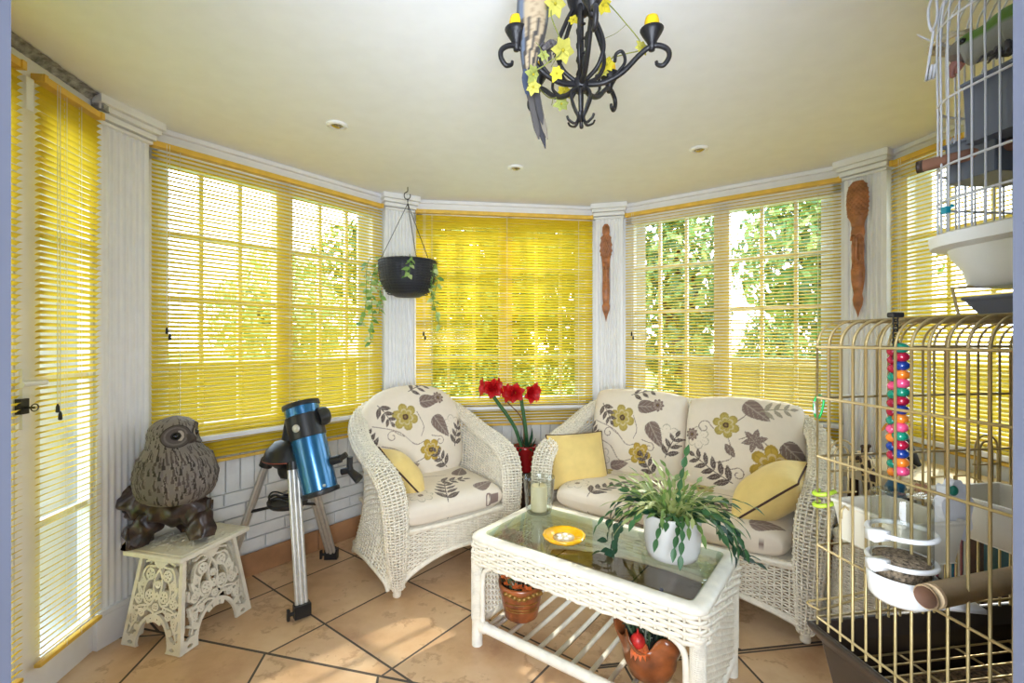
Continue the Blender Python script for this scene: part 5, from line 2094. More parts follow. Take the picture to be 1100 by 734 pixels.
rails = (RIM + .012, EYE - 220.5 / F * KY, EYE - 125 / F * KY, EYE - 62 / F * KY, KTOP - rc)
face('side_grille', -KD, 0, 0, 'y', 16, rails)
face('side_grille', -KD, 0, KW, 'y', 16, rails)
face('back_grille', 0, KW, 0, 'x', 22, rails)
face('front_grille', 0, KW, -KD, 'x', 22, rails)
m = MB()                                                              # rounded top: bars bend over from side to side
for i in range(17):
    y = -KD + KD * i / 16
    P = [(0, y, KTOP - rc)] + [(rc - rc * math.cos(t), y, KTOP - rc + rc * math.sin(t)) for t in np.linspace(.2, PI / 2, 8)] + [(KW / 2, y, KTOP)] + \
        [(KW - rc + rc * math.sin(t), y, KTOP - rc + rc * math.cos(t)) for t in np.linspace(0, PI / 2, 8)]
    m.tube(P, wr, 6)
for x in (rc, KW * .35, KW * .65, KW - rc):
    m.tube([(x, -KD, KTOP), (x, 0, KTOP)], wr * 1.3, 6)
for x in (rc, KW - rc):
    m.tube([(x, -KD, KTOP), (x, 0, KTOP)], wr * 1.3, 6)
for i in range(23):                                                   # far and near faces bend over too
    x = KW * i / 22
    for y0, sg in ((0, -1), (-KD, 1)):
        P = [(x, y0, KTOP - rc)] + [(x, y0 + sg * (rc - rc * math.cos(t)), KTOP - rc + rc * math.sin(t)) for t in np.linspace(.2, PI / 2, 6)]
        if 0 < i < 22:
            m.tube(P, wr, 6)
m.build('top_grille', GOLD, cage)
for xc in (cp_(906, 480, 0).x, cp_(1062, 470, 0).x):                   # arched feeder doors on the far face
    m = MB()
    za = EYE - (478 - V0) / F * KY
    for r_ in (.026, .014):
        m.tube([(xc - r_, .004, za - .09)] + [(xc - r_ * math.cos(t), .004, za - .02 + r_ * math.sin(t)) for t in np.linspace(0, PI, 14)] + [(xc + r_, .004, za - .09)], wr * .9, 6)
    m.tube([(xc - .03, .004, za - .05), (xc + .03, .004, za - .05)], wr, 6)
    m.tube([(xc - .03, .004, za - .09), (xc + .03, .004, za - .09)], wr, 6)
    m.build('feeder_door', GOLD, cage)
m = MB()                                                              # wire latch loop outside the corner
zl = EYE - (606 - V0) / F * KY - .11 * .0
zl = EYE - (652 - V0) / F * KY
m.tube(smoothpath([(-.004, -.01, zl), (-.012, .005, zl + .002), (-.004, .012, zl + .004), (.05, .006, zl + .010), (.10, .005, zl + .016)], 24), wr, 6)
m.tube([(-.004, -.01, zl), (.10, .0, zl + .01)], wr, 6)
m.build('latch', GOLD, cage)
m = MB()                                                              # tray with a flared rim
e = .012
t_ = .04
zb = RIM - .175


def rect(z, o):
    return [(-o, -KD - o, z), (KW + o, -KD - o, z), (KW + o, o, z), (-o, o, z)]


L = [rect(zb, -t_), rect(RIM - .10, -.016), rect(RIM - .03, -.004), rect(RIM - .008, e), rect(RIM, e), rect(RIM, e - .008), rect(RIM - .03, -.010), rect(RIM - .10, -.022), rect(zb + .006, -t_ - .004)]
m.grid(np.array(L), cv=True)
m.p.append([0, 1, 2, 3][::-1])
k0 = (len(L) - 1) * 4
m.p.append([k0, k0 + 1, k0 + 2, k0 + 3])
tray = m.build('tray', TRAYM, cage, smooth=False, bevel=.003)
m = MB()
m.box((KW / 2, -KD / 2, RIM - .095), (KW - .06, KD - .06, .02))
m.build('litter', mat('seed_litter', srgb(120, 98, 74), .95, var=.5, vscale=160, bump=.8, bscale=140), tray, smooth=False)
m = MB()
for i in range(15):
    y = -KD + .02 + (KD - .04) * i / 14
    m.tube([(.012, y, RIM - .055), (KW - .012, y, RIM - .055)], wr, 6)
for x in np.linspace(.03, KW - .03, 5):
    m.tube([(x, -KD + .012, RIM - .058), (x, -.012, RIM - .058)], wr * 1.2, 6)
m.build('floor_grille', GOLD, cage)
m = MB()
m.tube([(-.001, -KD * .45 + .022 * math.cos(t) * 1.0, RIM - .035 - .014 * abs(math.sin(t))) for t in np.linspace(0, PI, 12)], .0022, 6)
m.build('tray_pull', GOLD, cage)
for x, y in ((.06, -KD + .06), (KW - .06, -KD + .06), (KW - .06, -.06), (.06, -.06)):
    m = MB()
    m.tube([(x, y, 0), (x, y, zb * .5), (x, y, zb + .002)], .012, 10)
    m.build('stand_leg', TRAYM, cage)

# fittings of the gold cage
def in_cage(name, label, cat, group=None):
    return thing(name, label, cat, (kc.x, kc.y, 0), KRZ, group)


def open_box(m, c, w, d, h, th=.004, tp=.86):
    x, y, z = c
    def rc_(o, z_, s_=1.0):
        return [(x + sx * (w / 2 * s_ - o), y + sy * (d / 2 * s_ - o), z_) for sx, sy in ((-1, -1), (1, -1), (1, 1), (-1, 1))]
    L = [rc_(0, z - h / 2, tp), rc_(0, z + h / 2 - .006), rc_(-.003, z + h / 2 - .005), rc_(-.003, z + h / 2), rc_(th, z + h / 2), rc_(th, z - h / 2 + th, tp)]
    o_ = m.n
    m.grid(np.array(L), cv=True)
    m.p.append([o_ + i for i in (3, 2, 1, 0)])
    m.p.append([o_ + 20 + i for i in range(4)])
    return m


r = in_cage('feeding_dish', 'cream open feeding box hung inside the gold cage at far left', 'feeding dish')
a_, b_ = cp_(895, 575, -.10), cp_(952, 575, -.05)
m = open_box(MB(), (.068, -.085, a_.z - .004), .115, .125, .068)
m.build('box', PLASTIC_C, r, smooth=False, bevel=.003)
m = MB()
for y in (-.115, -.055):
    m.tube([(.012, y, a_.z + .02), (.004, y, a_.z + .026), (-.003, y, a_.z + .02), (-.003, y, a_.z + .006)], .0018, 6)
m.build('hook', GOLD, r)
r = in_cage('feeding_dish', 'cream open feeding box inside the gold cage beside the right door jamb', 'feeding dish')
c_ = cp_(1084, 556, -.12)
m = open_box(MB(), (c_.x, c_.y, c_.z), .14, .13, .07)
m.build('box', PLASTIC_C, r, smooth=False, bevel=.003)
m = MB()
m.tube([(c_.x, -.055, c_.z + .03), (c_.x, -.02, c_.z + .038), (c_.x, .003, c_.z + .03), (c_.x, .003, c_.z + .01)], .0018, 6)
m.build('hook', GOLD, r)
m = MB()
m.tube([(c_.x + .05, -.055, c_.z + .03), (c_.x + .05, -.02, c_.z + .038), (c_.x + .05, .003, c_.z + .03), (c_.x + .05, .003, c_.z + .01)], .0018, 6)
m.build('hook', GOLD, r)

SEED = mat('seed_mix', srgb(120, 104, 86), .9, var=.55, vscale=220, bump=.9, bscale=200)
FROST = mat_thin_glass('clear_plastic', (.92, .93, .91), 1.5, .08, both=True, edge=.8)
fc = cp_(968, 600, -.17)
zt_, zb2 = EYE - (530 - V0) / F * (KY - .17), EYE - (640 - V0) / F * (KY - .17)
r = in_cage('seed_feeder', 'clear plastic seed feeder with white rings and base in the middle of the gold cage', 'seed feeder')
m = MB()
fr_ = .036
m.lathe([(fr_ * .95, zb2 + .03), (fr_, zb2 + .04), (fr_, zt_ - .004), (fr_ * .98, zt_), (.0, zt_)], 36, (fc.x, fc.y, 0))
m.build('reservoir', FROST, r)
m = MB()
m.lathe([(.0, zb2 - .004), (fr_ * .95, zb2 - .004), (fr_ * 1.08, zb2 + .002), (fr_ * 1.15, zb2 + .034), (fr_ * 1.09, zb2 + .034), (fr_ * 1.0, zb2 + .008), (.0, zb2 + .006)], 36, (fc.x, fc.y, 0))
m.box((fc.x + .045, fc.y - .01, zb2 + .002), (.08, .07, .006), R(-20))
m.build('base', PLASTIC_W, r)
for z in (zb2 + .052, zt_ - .055):
    m = MB()
    m.tube([(fc.x + fr_ * 1.10 * math.cos(a), fc.y + fr_ * 1.10 * math.sin(a), z) for a in np.linspace(0, 2 * PI, 36, endpoint=False)], .0036, 8, closed=True)
    m.box((fc.x - fr_ * 1.22, fc.y - .005, z), (.026, .016, .014))
    m.build('ring', PLASTIC_W, r)
m = MB()
m.lathe([(.0, zb2 + .008), (fr_ * .93, zb2 + .008), (fr_ * .93, zb2 + .056), (fr_ * .5, zb2 + .060), (.0, zb2 + .061)], 24, (fc.x, fc.y, 0))
m.build('seed', SEED, r)
for du in (-20, 12):
    m = MB()
    h_ = cpx(950 if du < 0 else 973, 630 if du < 0 else 637, .0)
    m.box((h_.x + .004, h_.y, h_.z), (.016, .008, .018))
    m.build('clip', PLASTIC_W, r, smooth=False, bevel=.002)

r = in_cage('perch', 'thick wooden dowel perch across the lower part of the gold cage', 'perch')
PERW = mat('pale_perch_wood', srgb(206, 178, 138), .7, var=.12, vscale=14, bump=.3, bscale=60)
p0 = cp_(1003, 640, -.24)
m = MB()
p1 = Vector((KW - .004, p0.y + .075, p0.z + .0))
m.tube([p0, p0 * .5 + p1 * .5, p1], .0155, 20)
m.tube([p0 - (p1 - p0).normalized() * .014, p0 - (p1 - p0).normalized() * .004], .015, 20)
m.build('dowel', PERW, r)
m = MB()
m.tube([p0 - (p1 - p0).normalized() * .016, p0 - (p1 - p0).normalized() * .0135], .013, 16)
m.build('end_cap', mat('dark_perch_end', srgb(96, 66, 48), .8, var=.2), r)

r = in_cage('cuttlebone', 'white scalloped mineral block hung inside the gold cage right of the seed feeder', 'mineral block')
m = MB()
c1 = cp_(1024, 548, -.13)
pts = []
for a in np.linspace(0, 2 * PI, 60, endpoint=False):
    rx, rz_ = .026, .044
    w_ = 1 + .10 * math.sin(a * 9)
    pts.append((rx * math.copysign(abs(math.cos(a)) ** .7, math.cos(a)) * w_, rz_ * math.copysign(abs(math.sin(a)) ** .8, math.sin(a)) * w_))
V = [(c1.x + x, c1.y - .007, c1.z + z) for x, z in pts] + [(c1.x + x, c1.y + .007, c1.z + z) for x, z in pts]
n_ = len(pts)
m.add(V, quads=[(i, (i + 1) % n_, n_ + (i + 1) % n_, n_ + i) for i in range(n_)], polys=[list(range(n_)), list(range(n_, 2 * n_))[::-1]])
m.build('plate', mat('chalk_white', srgb(226, 226, 228), .8, var=.05, bump=.6, bscale=60), r, smooth=False, bevel=.003)
m = MB()
m.ball((c1.x - .012, c1.y - .010, c1.z + .034), (.007, .005, .008), 10, 8)
m.build('clip', mat('teal_clip', srgb(20, 110, 90), .4), r)

# bead toy: chain of coloured beads hanging from the cage top
BC = {k_: mat('bead_' + k_, srgb(*c), .25, var=.06, coat=.4) for k_, c in dict(green=(18, 138, 108), red=(176, 24, 58), blue=(22, 60, 140), orange=(238, 132, 40), pink=(240, 84, 130)).items()}
by = -.13
r = in_cage('bead_toy', 'string of glossy coloured beads hanging on a chain in the gold cage', 'bird toy')
bt = cp_(962, 346, by)
m = MB()
zc_ = bt.z
for i in range(10):
    a = (i % 2) * PI / 2
    zz_ = bt.z + .006 - i * .0075 * 1.0
    m.tube([(bt.x + .0042 * math.cos(t) * math.cos(a), by + .0042 * math.cos(t) * math.sin(a), zz_ + .0058 * math.sin(t)) for t in np.linspace(0, 2 * PI, 12, endpoint=False)], .0012, 6, closed=True)
m.build('chain', IRON, r)
seqF = ['green', 'red', 'blue', 'orange', 'pink', 'green', 'red', 'blue', 'orange', 'pink', 'green', 'red', 'blue', 'orange', 'pink']
seqB = ['red', 'red', 'red', 'green', 'pink', 'green', 'red', 'red', 'green', 'pink', 'orange', 'blue', 'red', 'green', 'orange']
y_top, y_bot = 374, 505
zs = [cp_(962, v, by).z for v in np.linspace(y_top, y_bot, 15)]
for i, z in enumerate(zs):
    m = MB()
    tt_ = i * .5
    m.ball((bt.x + .003 + .0015 * math.sin(tt_), by - .006, z), (.0105, .0105, .0080), 18, 12)
    m.build('bead', BC[seqF[i]], r)
    m = MB()
    m.ball((bt.x + .002 + .0015 * math.sin(tt_), by + .006, z - .005), (.0084, .0084, .0075), 16, 10)
    m.build('bead', BC[seqB[i]], r)
m = MB()
m.tube([(bt.x, by, bt.z - .055), (bt.x, by, zs[-1] - .02)], .0012, 6)
m.build('string', CORD, r)
m = MB()
zz_ = zs[-1] - .027
m.lathe([(.0, zz_ + .012), (.009, zz_ + .011), (.014, zz_), (.013, zz_ - .012), (.006, zz_ - .013)], 20, (bt.x, by, 0))
m.build('bell', mat('dark_teal_bell', srgb(24, 66, 84), .3, var=.1), r)
m = MB()
m.box((bt.x, by, KTOP + .006), (.02, .012, .008))
m.build('anchor', BLACK, r, smooth=False, bevel=.002)

r = in_cage('carabiner', 'small green carabiner clipped to the corner wire of the gold cage', 'clip')
c1 = cp_(880, 437, .004)
m = MB()
m.tube(smoothpath([(c1.x - .010, c1.y, c1.z + .008), (c1.x - .004, c1.y, c1.z + .020), (c1.x + .006, c1.y, c1.z + .018), (c1.x + .009, c1.y, c1.z + .008), (c1.x + .004, c1.y, c1.z - .012), (c1.x - .002, c1.y, c1.z - .021), (c1.x - .008, c1.y, c1.z - .016), (c1.x - .010, c1.y, c1.z - .004)], 40, True), .002, 8, closed=True)
m.build('loop', mat('green_anodised', srgb(40, 170, 84), .3, metal=.4), r)
m = MB()
m.tube([(c1.x - .0102, c1.y, c1.z + .010), (c1.x - .0092, c1.y, c1.z - .012)], .0023, 8)
m.build('gate', ALU, r)
r = in_cage('cage_clip', 'pair of lime green plastic clips on the corner of the gold cage', 'clip')
LIME = mat('lime_plastic', srgb(168, 196, 52), .4, var=.05)
for v in (529, 541):
    c1 = cp_(883, v, -.004)
    m = MB()
    m.tube(smoothpath([(c1.x + .018, c1.y - .008, c1.z + .003), (c1.x + .002, c1.y - .012, c1.z + .001), (c1.x - .010, c1.y - .006, c1.z - .002), (c1.x - .012, c1.y + .004, c1.z - .002), (c1.x + .004, c1.y + .012, c1.z)], 24), .0042, 8, flat=.9)
    m.build('clip', LIME, r)

# ------------------------------------------------------------------ white cage on top of the gold one, with its parrot
WRZ = R(6)
WX0, WY1 = .690, .815
wx, wy = Vector((math.cos(WRZ), math.sin(WRZ), 0)), Vector((-math.sin(WRZ), math.cos(WRZ), 0))
w0 = Vector((WX0, WY1, 0))
WW, WD = .40, .355
wrim = EYE + 104 / F * .79
wbot = EYE + 57 / F * .74
GREYP = mat('slate_grey_plastic', srgb(96, 102, 116), .4, var=.05)
tubz = wbot
wc = thing('bird_cage', 'white wire bird cage with white plastic base at top right', 'bird cage', (w0.x, w0.y, 0), WRZ)
# local: x to the right, y from the far face (0) to the near one (-WD)


def wl_(u, v, x):
    a, b = (u - U0) / F, -(v - V0) / F
    s = (x + w0.dot(wx)) / (a * wx.x + wx.y)
    p = Vector((a * s, s, EYE + b * s)) - w0
    return Vector((p.dot(wx), p.dot(wy), p.z))


def rr_path(o, z, r=.085, n=10):
    pts = rrect(WW / 2 + o, WD / 2 + o, max(.02, r + o), n)
    return [(p[0] + WW / 2, p[1] - WD / 2, z) for p in pts]


m = MB()
L = [rr_path(-.055, wbot, .06), rr_path(-.045, wbot + .004, .06), rr_path(-.030, wbot + .03), rr_path(-.016, wrim - .028), rr_path(-.012, wrim - .016), rr_path(.010, wrim - .012), rr_path(.012, wrim + .006), rr_path(.004, wrim + .010), rr_path(-.016, wrim + .002), rr_path(-.035, wbot + .03), rr_path(-.055, wbot + .01, .06)]
m.grid(np.array(L), cv=True)
nn_ = len(L[0])
m.p.append(list(range(nn_))[::-1])
m.p.append([(len(L) - 1) * nn_ + i for i in range(nn_)])
m.build('base_tub', PLASTIC_W, wc, auto=50)
ringp = arclen(np.array(rr_path(0, 0) + rr_path(0, 0)[:1]), 201)[:-1]
zcage = wrim + .48
m = MB()
nb = 72
rp = arclen(np.array(rr_path(0, 0) + rr_path(0, 0)[:1]), nb + 1)[:-1]
ctr = np.array((WW / 2, -WD / 2, 0))
for p_ in rp:
    P = [p_ + np.array((0, 0, wrim + .004)), p_ + np.array((0, 0, wrim + .2)), p_ + np.array((0, 0, zcage - .12)), p_ * .92 + ctr * .08 + np.array((0, 0, zcage - .06)), p_ * .65 + ctr * .35 + np.array((0, 0, zcage - .015)), ctr * .9 + p_ * .1 + np.array((0, 0, zcage))]
    m.tube(smoothpath(P, 20), .0015, 6)
m.build('wire_bars', WIREW, wc)
for z in (wrim + .062, EYE + 185 / F * .80 - .012, EYE + 245 / F * .80, zcage - .13):
    m = MB()
    m.tube(ringp + np.array((0, 0, z)), .0021, 6, closed=True)
    m.build('wire_ring', WIREW, wc)
m = MB()                                                              # hanging ring and hook at the left corner
h0 = Vector((.018, -.03, 0))
zk = EYE + (365 - 20) / F * .80
m.tube(smoothpath([(h0.x - .006, h0.y, zk + .03), (h0.x - .016, h0.y, zk), (h0.x - .010, h0.y, zk - .03), (h0.x, h0.y, zk - .01), (h0.x, h0.y, zk + .02)], 30, True), .002, 6, closed=True)
m.tube([(h0.x - .006, h0.y, zk - .03), (h0.x - .020, h0.y, zk - .115)], .0022, 6)
for o_ in (0, .004, .008):
    m.tube([(h0.x - .020 + o_ * .6, h0.y - o_, zk - .115), (h0.x - .016 + o_ * .6, h0.y - o_, zk - .090)], .0022, 6)
m.build('door_spring', WIREW, wc)
for x, y in ((.06, -.06), (WW - .06, -.06), (.06, -WD + .06), (WW - .06, -WD + .06)):
    zt2 = wbot + .002
    m = MB()
    m.tube([(x - .035, y, KTOP + .003), (x - .048, y, zt2 - .002), (x - .02, y, zt2), (x + .05, y, zt2)], .0022, 6)
    m.build('wire_foot', GOLD, wc)
m = MB()
P_ = wl_(1017, 226, .004)
m.box((P_.x - .002, P_.y, P_.z), (.008, .010, .011))
m.tube([(P_.x, P_.y, P_.z), (P_.x - .004, P_.y - .012, P_.z + .004)], .002, 6)
m.build('blue_clip', mat('turquoise_plastic', srgb(20, 140, 160), .35), wc, smooth=False, bevel=.002)['label'] = 'turquoise clip'

m = open_box(MB(), (0, 0, 0), .20, .22, .034)
g_ = m.build('storage_tray', GREYP, None, smooth=False, bevel=.004)
gp = w0 + wx * .145 + wy * -.16
g_.location, g_.rotation_euler = (gp.x, gp.y, KTOP + .0205), (0, 0, WRZ)
tag(g_, 'grey plastic tray between the white cage and the gold cage', 'tray')


def cup(label, c, size):
    r = thing('feeding_cup', label, 'feeding cup', (w0.x, w0.y, 0), WRZ, 'grey feeding cups in the white cage')
    m = open_box(MB(), c, size[0], size[1], size[2], .003, .94)
    m.build('cup', GREYP, r, smooth=False, bevel=.003)
    m = MB()
    for dy in (-.02, .02):
        m.tube([(c[0] - size[0] / 2 - .001, c[1] + dy, c[2] + size[2] / 2 - .004), (c[0] - size[0] / 2 - .006, c[1] + dy, c[2] + size[2] / 2 + .006), (c[0] - size[0] / 2 - .010, c[1] + dy, c[2] + size[2] / 2 - .004)], .0017, 6)
    m.build('hook', WIREW, r)
    return r


c1 = wl_(1064, 95, .045)
cu1z = EYE + (365 - 92) / F * .66
cup('large grey feeding cup under the parrot in the white cage', (.052, -.135, cu1z - .004), (.088, .112, .096))
cup('grey feeding cup behind the wooden perch in the white cage', (.085, -.015 - .055, EYE + (365 - 172) / F * .76), (.11, .075, .066))
r = thing('perch', 'round wooden perch running through the white cage', 'perch', (w0.x, w0.y, 0), WRZ)
m = MB()
a0 = wl_(986, 182, .004)
zp = EYE + (365 - 182) / F * .81
m.tube([(.003, -.02, zp), (.058, -.11, zp + .003), (.128, -.24, zp + .006)], .0095, 16)
m.build('dowel', mat('reddish_perch_wood', srgb(150, 106, 82), .6, var=.15, vscale=12), r)
m = MB()
m.tube([(-.001, -.0135, zp), (.0035, -.0205, zp)], .0105, 12)
m.build('end_cap', DWOOD, r)
r = thing('swing_ring', 'pale woven ring hanging inside the white cage behind the parrot', 'bird toy', (w0.x, w0.y, 0), WRZ)
m = MB()
sc2 = wl_(1024, 48, .085)
for k_ in range(3):
    m.tube([(sc2.x + (.034 - k_ * .003) * math.cos(a), sc2.y + (.030 - .003 * k_) * math.sin(a), sc2.z + .004 * k_ + .002 * math.sin(5 * a + k_)) for a in np.linspace(0, 2 * PI, 36, endpoint=False)], .0035, 7, closed=True)
m.build('ring', mat('straw_fibre', srgb(206, 192, 160), .8, var=.15, vscale=80, bump=.5, bscale=200), r)
m = MB()
m.tube([(sc2.x - .035, sc2.y, sc2.z), (sc2.x - .06, sc2.y + .01, sc2.z + .02)], .0015, 6)
m.build('hanger', WIREW, r)


def quaker_col(t, th, V):
    C = np.zeros(t.shape + (3,))
    g, gr = np.array(srgb(92, 128, 44)), np.array(srgb(150, 150, 142))
    C[:] = g
    dn = np.cos(th)                                                   # +1 on the up side of the tube
    C[(dn < .05)] = gr
    C[(t < .16)] = np.array(srgb(128, 124, 116))
    C[(t < .07)] = np.array(srgb(120, 104, 96))
    k_ = np.sin(t * 140) * np.sin(th * 14) > .3
    C[k_] = C[k_] * .82
    C[t > .75] = np.array(srgb(70, 104, 60))
    return C


qx = .075
hd0 = wl_(1024, 62, qx)
r = thing('parrot', 'green parrot with grey face leaning over the cup in the white cage', 'bird', (w0.x, w0.y, 0), WRZ)
qb = [wl_(u, v, x) for u, v, x in ((1029, 67, .072), (1033, 58, .074), (1042, 53, .078), (1054, 48, .082), (1070, 41, .088), (1090, 30, .095), (1112, 24, .10))]
d_ = (qb[-1] - qb[-2])
qb += [qb[-1] + d_ * 1.0 + Vector((0, 0, -.02)), qb[-1] + d_ * 2.0 + Vector((0, 0, -.06))]
bird(qb, [.009, .022, .0265, .0265, .031, .036, .036, .02, .006], quaker_col, 'parrot_body', r, up=(0, 0, 1), n=120)
m = MB()
bk = wl_(1029, 67, .072)
fw = (qb[0] - qb[2]).normalized()
m.tube(smoothpath([bk - fw * .006 + Vector((0, 0, .004)), bk + fw * .008 + Vector((0, 0, .0)), bk + fw * .010 + Vector((0, 0, -.012)), bk + fw * .004 + Vector((0, 0, -.019))], 16), np.linspace(.009, .002, 16), 12)
m.tube(smoothpath([bk - fw * .006 + Vector((0, 0, -.008)), bk + fw * .001 + Vector((0, 0, -.013)), bk + fw * .003 + Vector((0, 0, -.016))], 10), np.linspace(.006, .002, 10), 10)
m.build('beak', mat('pinkish_beak', srgb(158, 104, 92), .4, var=.1), r)
m = MB()
ec = wl_(1037, 55, .0)
P_ = np.array(qb[2]) * .85 + np.array(qb[1]) * .15
tocam = (Vector((0, 0, EYE)) - (w0 + wx * P_[0] + wy * P_[1] + Vector((0, 0, P_[2])))).normalized()
tl = Vector((tocam.dot(wx), tocam.dot(wy), tocam.z))
for s_ in (-1, 1):
    sd_ = fw.cross(Vector((0, 0, 1))).normalized()
    m.ball(Vector(P_) + sd_ * s_ * .0250 + Vector((0, 0, .007)), .0052, 12, 8)
m.build('eye', mat('black_bird_eye', srgb(14, 12, 12), .08, var=.02), r)
m = MB()
for u in (1072, 1084):
    f0 = wl_(u, 48, .075)
    f0.z -= .015
    m.tube([f0 + Vector((0, 0, .03)), f0], .005, 8)
    for k_ in (-.010, 0, .010):
        m.tube(smoothpath([f0, f0 + Vector((-.014, k_, .002)), f0 + Vector((-.022, k_ * 1.2, -.008))], 8), np.linspace(.004, .0015, 8), 6)
m.build('foot', TALON, r)

# ------------------------------------------------------------------ the corner behind the cages
CLOTH = mat('cream_patterned_cloth', srgb(222, 204, 172), .85, var=.1, vscale=16, bump=.1, bscale=200)
tbase, trz = local('far_right', 0, 0, .32)
tb = pt('far_right', -.25, -.215)
sdt = thing('side_table', 'side table with a floral cream cloth behind the gold cage', 'table', (tb.x, tb.y, 0), trz)
STZ = .77
m = MB()
m.box((0, 0, STZ - .05), (.62, .36, .03))
m.build('table_top', DWOOD, sdt, smooth=False, bevel=.004)
for x in (-.28, .28):
    for y in (-.16, .16):
        m = MB()
        m.box((x, y, (STZ - .065) / 2), (.035, .035, STZ - .065))
        m.build('leg', DWOOD, sdt, smooth=False, bevel=.003)
m = MB()
m.box((0, 0, .33), (.58, .32, .02))
m.build('shelf', DWOOD, sdt, smooth=False, bevel=.003)
m = MB()
gx, gy = np.meshgrid(np.linspace(-1, 1, 220), np.linspace(-1, 1, 140), indexing='ij')
ex, ey = .315, .185
ux, uy = gx * (ex + .09), gy * (ey + .09)
ox_, oy_ = np.maximum(0, np.abs(ux) - ex), np.maximum(0, np.abs(uy) - ey)
X = np.sign(ux) * (np.minimum(np.abs(ux), ex) + .012 * np.sin(uy * 40) * (ox_ > 0) * np.minimum(1, ox_ * 20))
Y = np.sign(uy) * (np.minimum(np.abs(uy), ey) + .008 * np.sin(ux * 40) * (oy_ > 0) * np.minimum(1, oy_ * 20))
Z = STZ - .033 - np.hypot(ox_, oy_) * .95
kP = Print(ux, uy)
kP.C[:] = np.array(srgb(244, 228, 196))
for i in range(26):
    a, b = nr.uniform(-.45, .45), nr.uniform(-.28, .28)
    if i % 3 == 0: kP.flower(a, b, .022, np.array(srgb(200, 150, 130)), 5, 0)
    elif i % 3 == 1: kP.spray(a, b, nr.uniform(0, 6), .05, 2, .010, .022, np.array(srgb(120, 110, 70)))
    else: kP.curl(a, b, .018, nr.uniform(0, 6), 1, np.array(srgb(150, 130, 96)))
m.grid(np.stack([X, Y, Z], -1), col=kP.C)
tcl = m.build('tablecloth', FAB, None)
tcl.location, tcl.rotation_euler = (tb.x, tb.y, 0), (0, 0, trz)
tag(tcl, 'cream floral cloth spread over the side table behind the gold cage', 'tablecloth')

# toucan figurine on the cloth
tz = STZ - .032
to = thing('bird_figurine', 'black and white toucan figurine behind the bead toy', 'figurine', (0, 0, 0))
t_w = dp(968, 490, 2.28)
w_ = (t_w - Vector((OX, OY, 0))).dot(side('far_right')[1])
to.location = (t_w.x - .02, t_w.y - .02, tz)


def toucan_col(t, th, V):
    C = np.zeros(t.shape + (3,)); C[:] = np.array(srgb(26, 28, 34))
    C[(np.cos(th) > .3) & (t > .28) & (t < .6)] = np.array(srgb(232, 226, 214))
    return C


bird([(.09, 0, .008), (.05, 0, .05), (.01, 0, .10), (-.015, 0, .15), (-.02, 0, .19), (-.028, 0, .215)], [.010, .028, .042, .036, .028, .012], toucan_col, 'figurine_body', to, up=(-1, 0, 0))
m = MB()
m.tube(smoothpath([(-.03, 0, .205), (-.065, 0, .20), (-.09, -.0, .175)], 12), np.linspace(.015, .004, 12), 12)
m.build('beak', mat('orange_beak', srgb(226, 150, 60), .35, var=.15), to)
m = MB()
m.lathe([(.0, 0), (.04, 0), (.042, .008), (.02, .02), (.0, .05)], 16, (.02, 0, 0))
m.build('base', DWOOD, to)

# tall spotted giraffe figure on the floor
GIR = NT('spotted_giraffe')
vo = GIR.n('ShaderNodeTexVoronoi', Scale=26.0)
vo.feature = 'DISTANCE_TO_EDGE'
GIR.l(GIR.coord(), vo.inputs['Vector'])
GIR.l(GIR.mix(GIR.math('GREATER_THAN', vo.outputs['Distance'], .10), srgb(206, 180, 130), srgb(52, 36, 28)), GIR.b.inputs['Base Color'])
GIR.b.inputs['Roughness'].default_value = .4
GIR = GIR.m
gx_, gy_ = (931 - U0) / F * 2.20, 2.20
gir = thing('giraffe_figure', 'tall spotted wooden giraffe figure standing behind the gold cage', 'figurine', (gx_, gy_, 0), R(105))
m = MB()
P = smoothpath([(.14, 0, .40), (.08, 0, .43), (.0, 0, .46), (-.035, 0, .56), (-.02, 0, .68), (.0, 0, .775), (.02, 0, .80), (.05, 0, .785), (.085, 0, .77)], 70)
m.tube(P, np.interp(np.linspace(0, 1, 70), [0, .12, .3, .45, .7, .82, .9, 1], [.03, .06, .062, .034, .024, .026, .024, .014]), 18)
m.build('body', GIR, gir)
for x in (.0, .12):
    for y in (-.03, .03):
        m = MB()
        m.tube([(x, y, .42), (x + .005, y, .22), (x, y, .03), (x, y, .0)], np.array((.022, .013, .011, .016)), 10)
        m.build('leg', GIR, gir)
for y in (-.016, .016):
    m = MB()
    m.tube([(.01, y, .81), (.005, y * 1.2, .845)], .005, 8)
    m.ball((.004, y * 1.25, .85), .009, 10, 8)
    m.build('horn', DWOOD, gir)
    m = MB()
    m.leaf((.005, y, .80), (-.3, y * 60, .1), (0, 0, 1), .035, .018, .1)
    m.build('ear', GIR, gir)

# wicker hamper with a cream cushion between the sofa and the side table
hb = Vector(((934 - U0) / F * 1.98, 1.98, 0))
hm = thing('wicker_basket', 'white wicker basket between the sofa and the side table', 'basket', hb)
m = MB()


def hamper(U, V):
    a = U * 2 * PI
    r_ = .118 + .012 * np.sin(V * PI)
    return np.stack([r_ * np.cos(a), r_ * np.sin(a), .50 * (1 - V) + .01], -1)


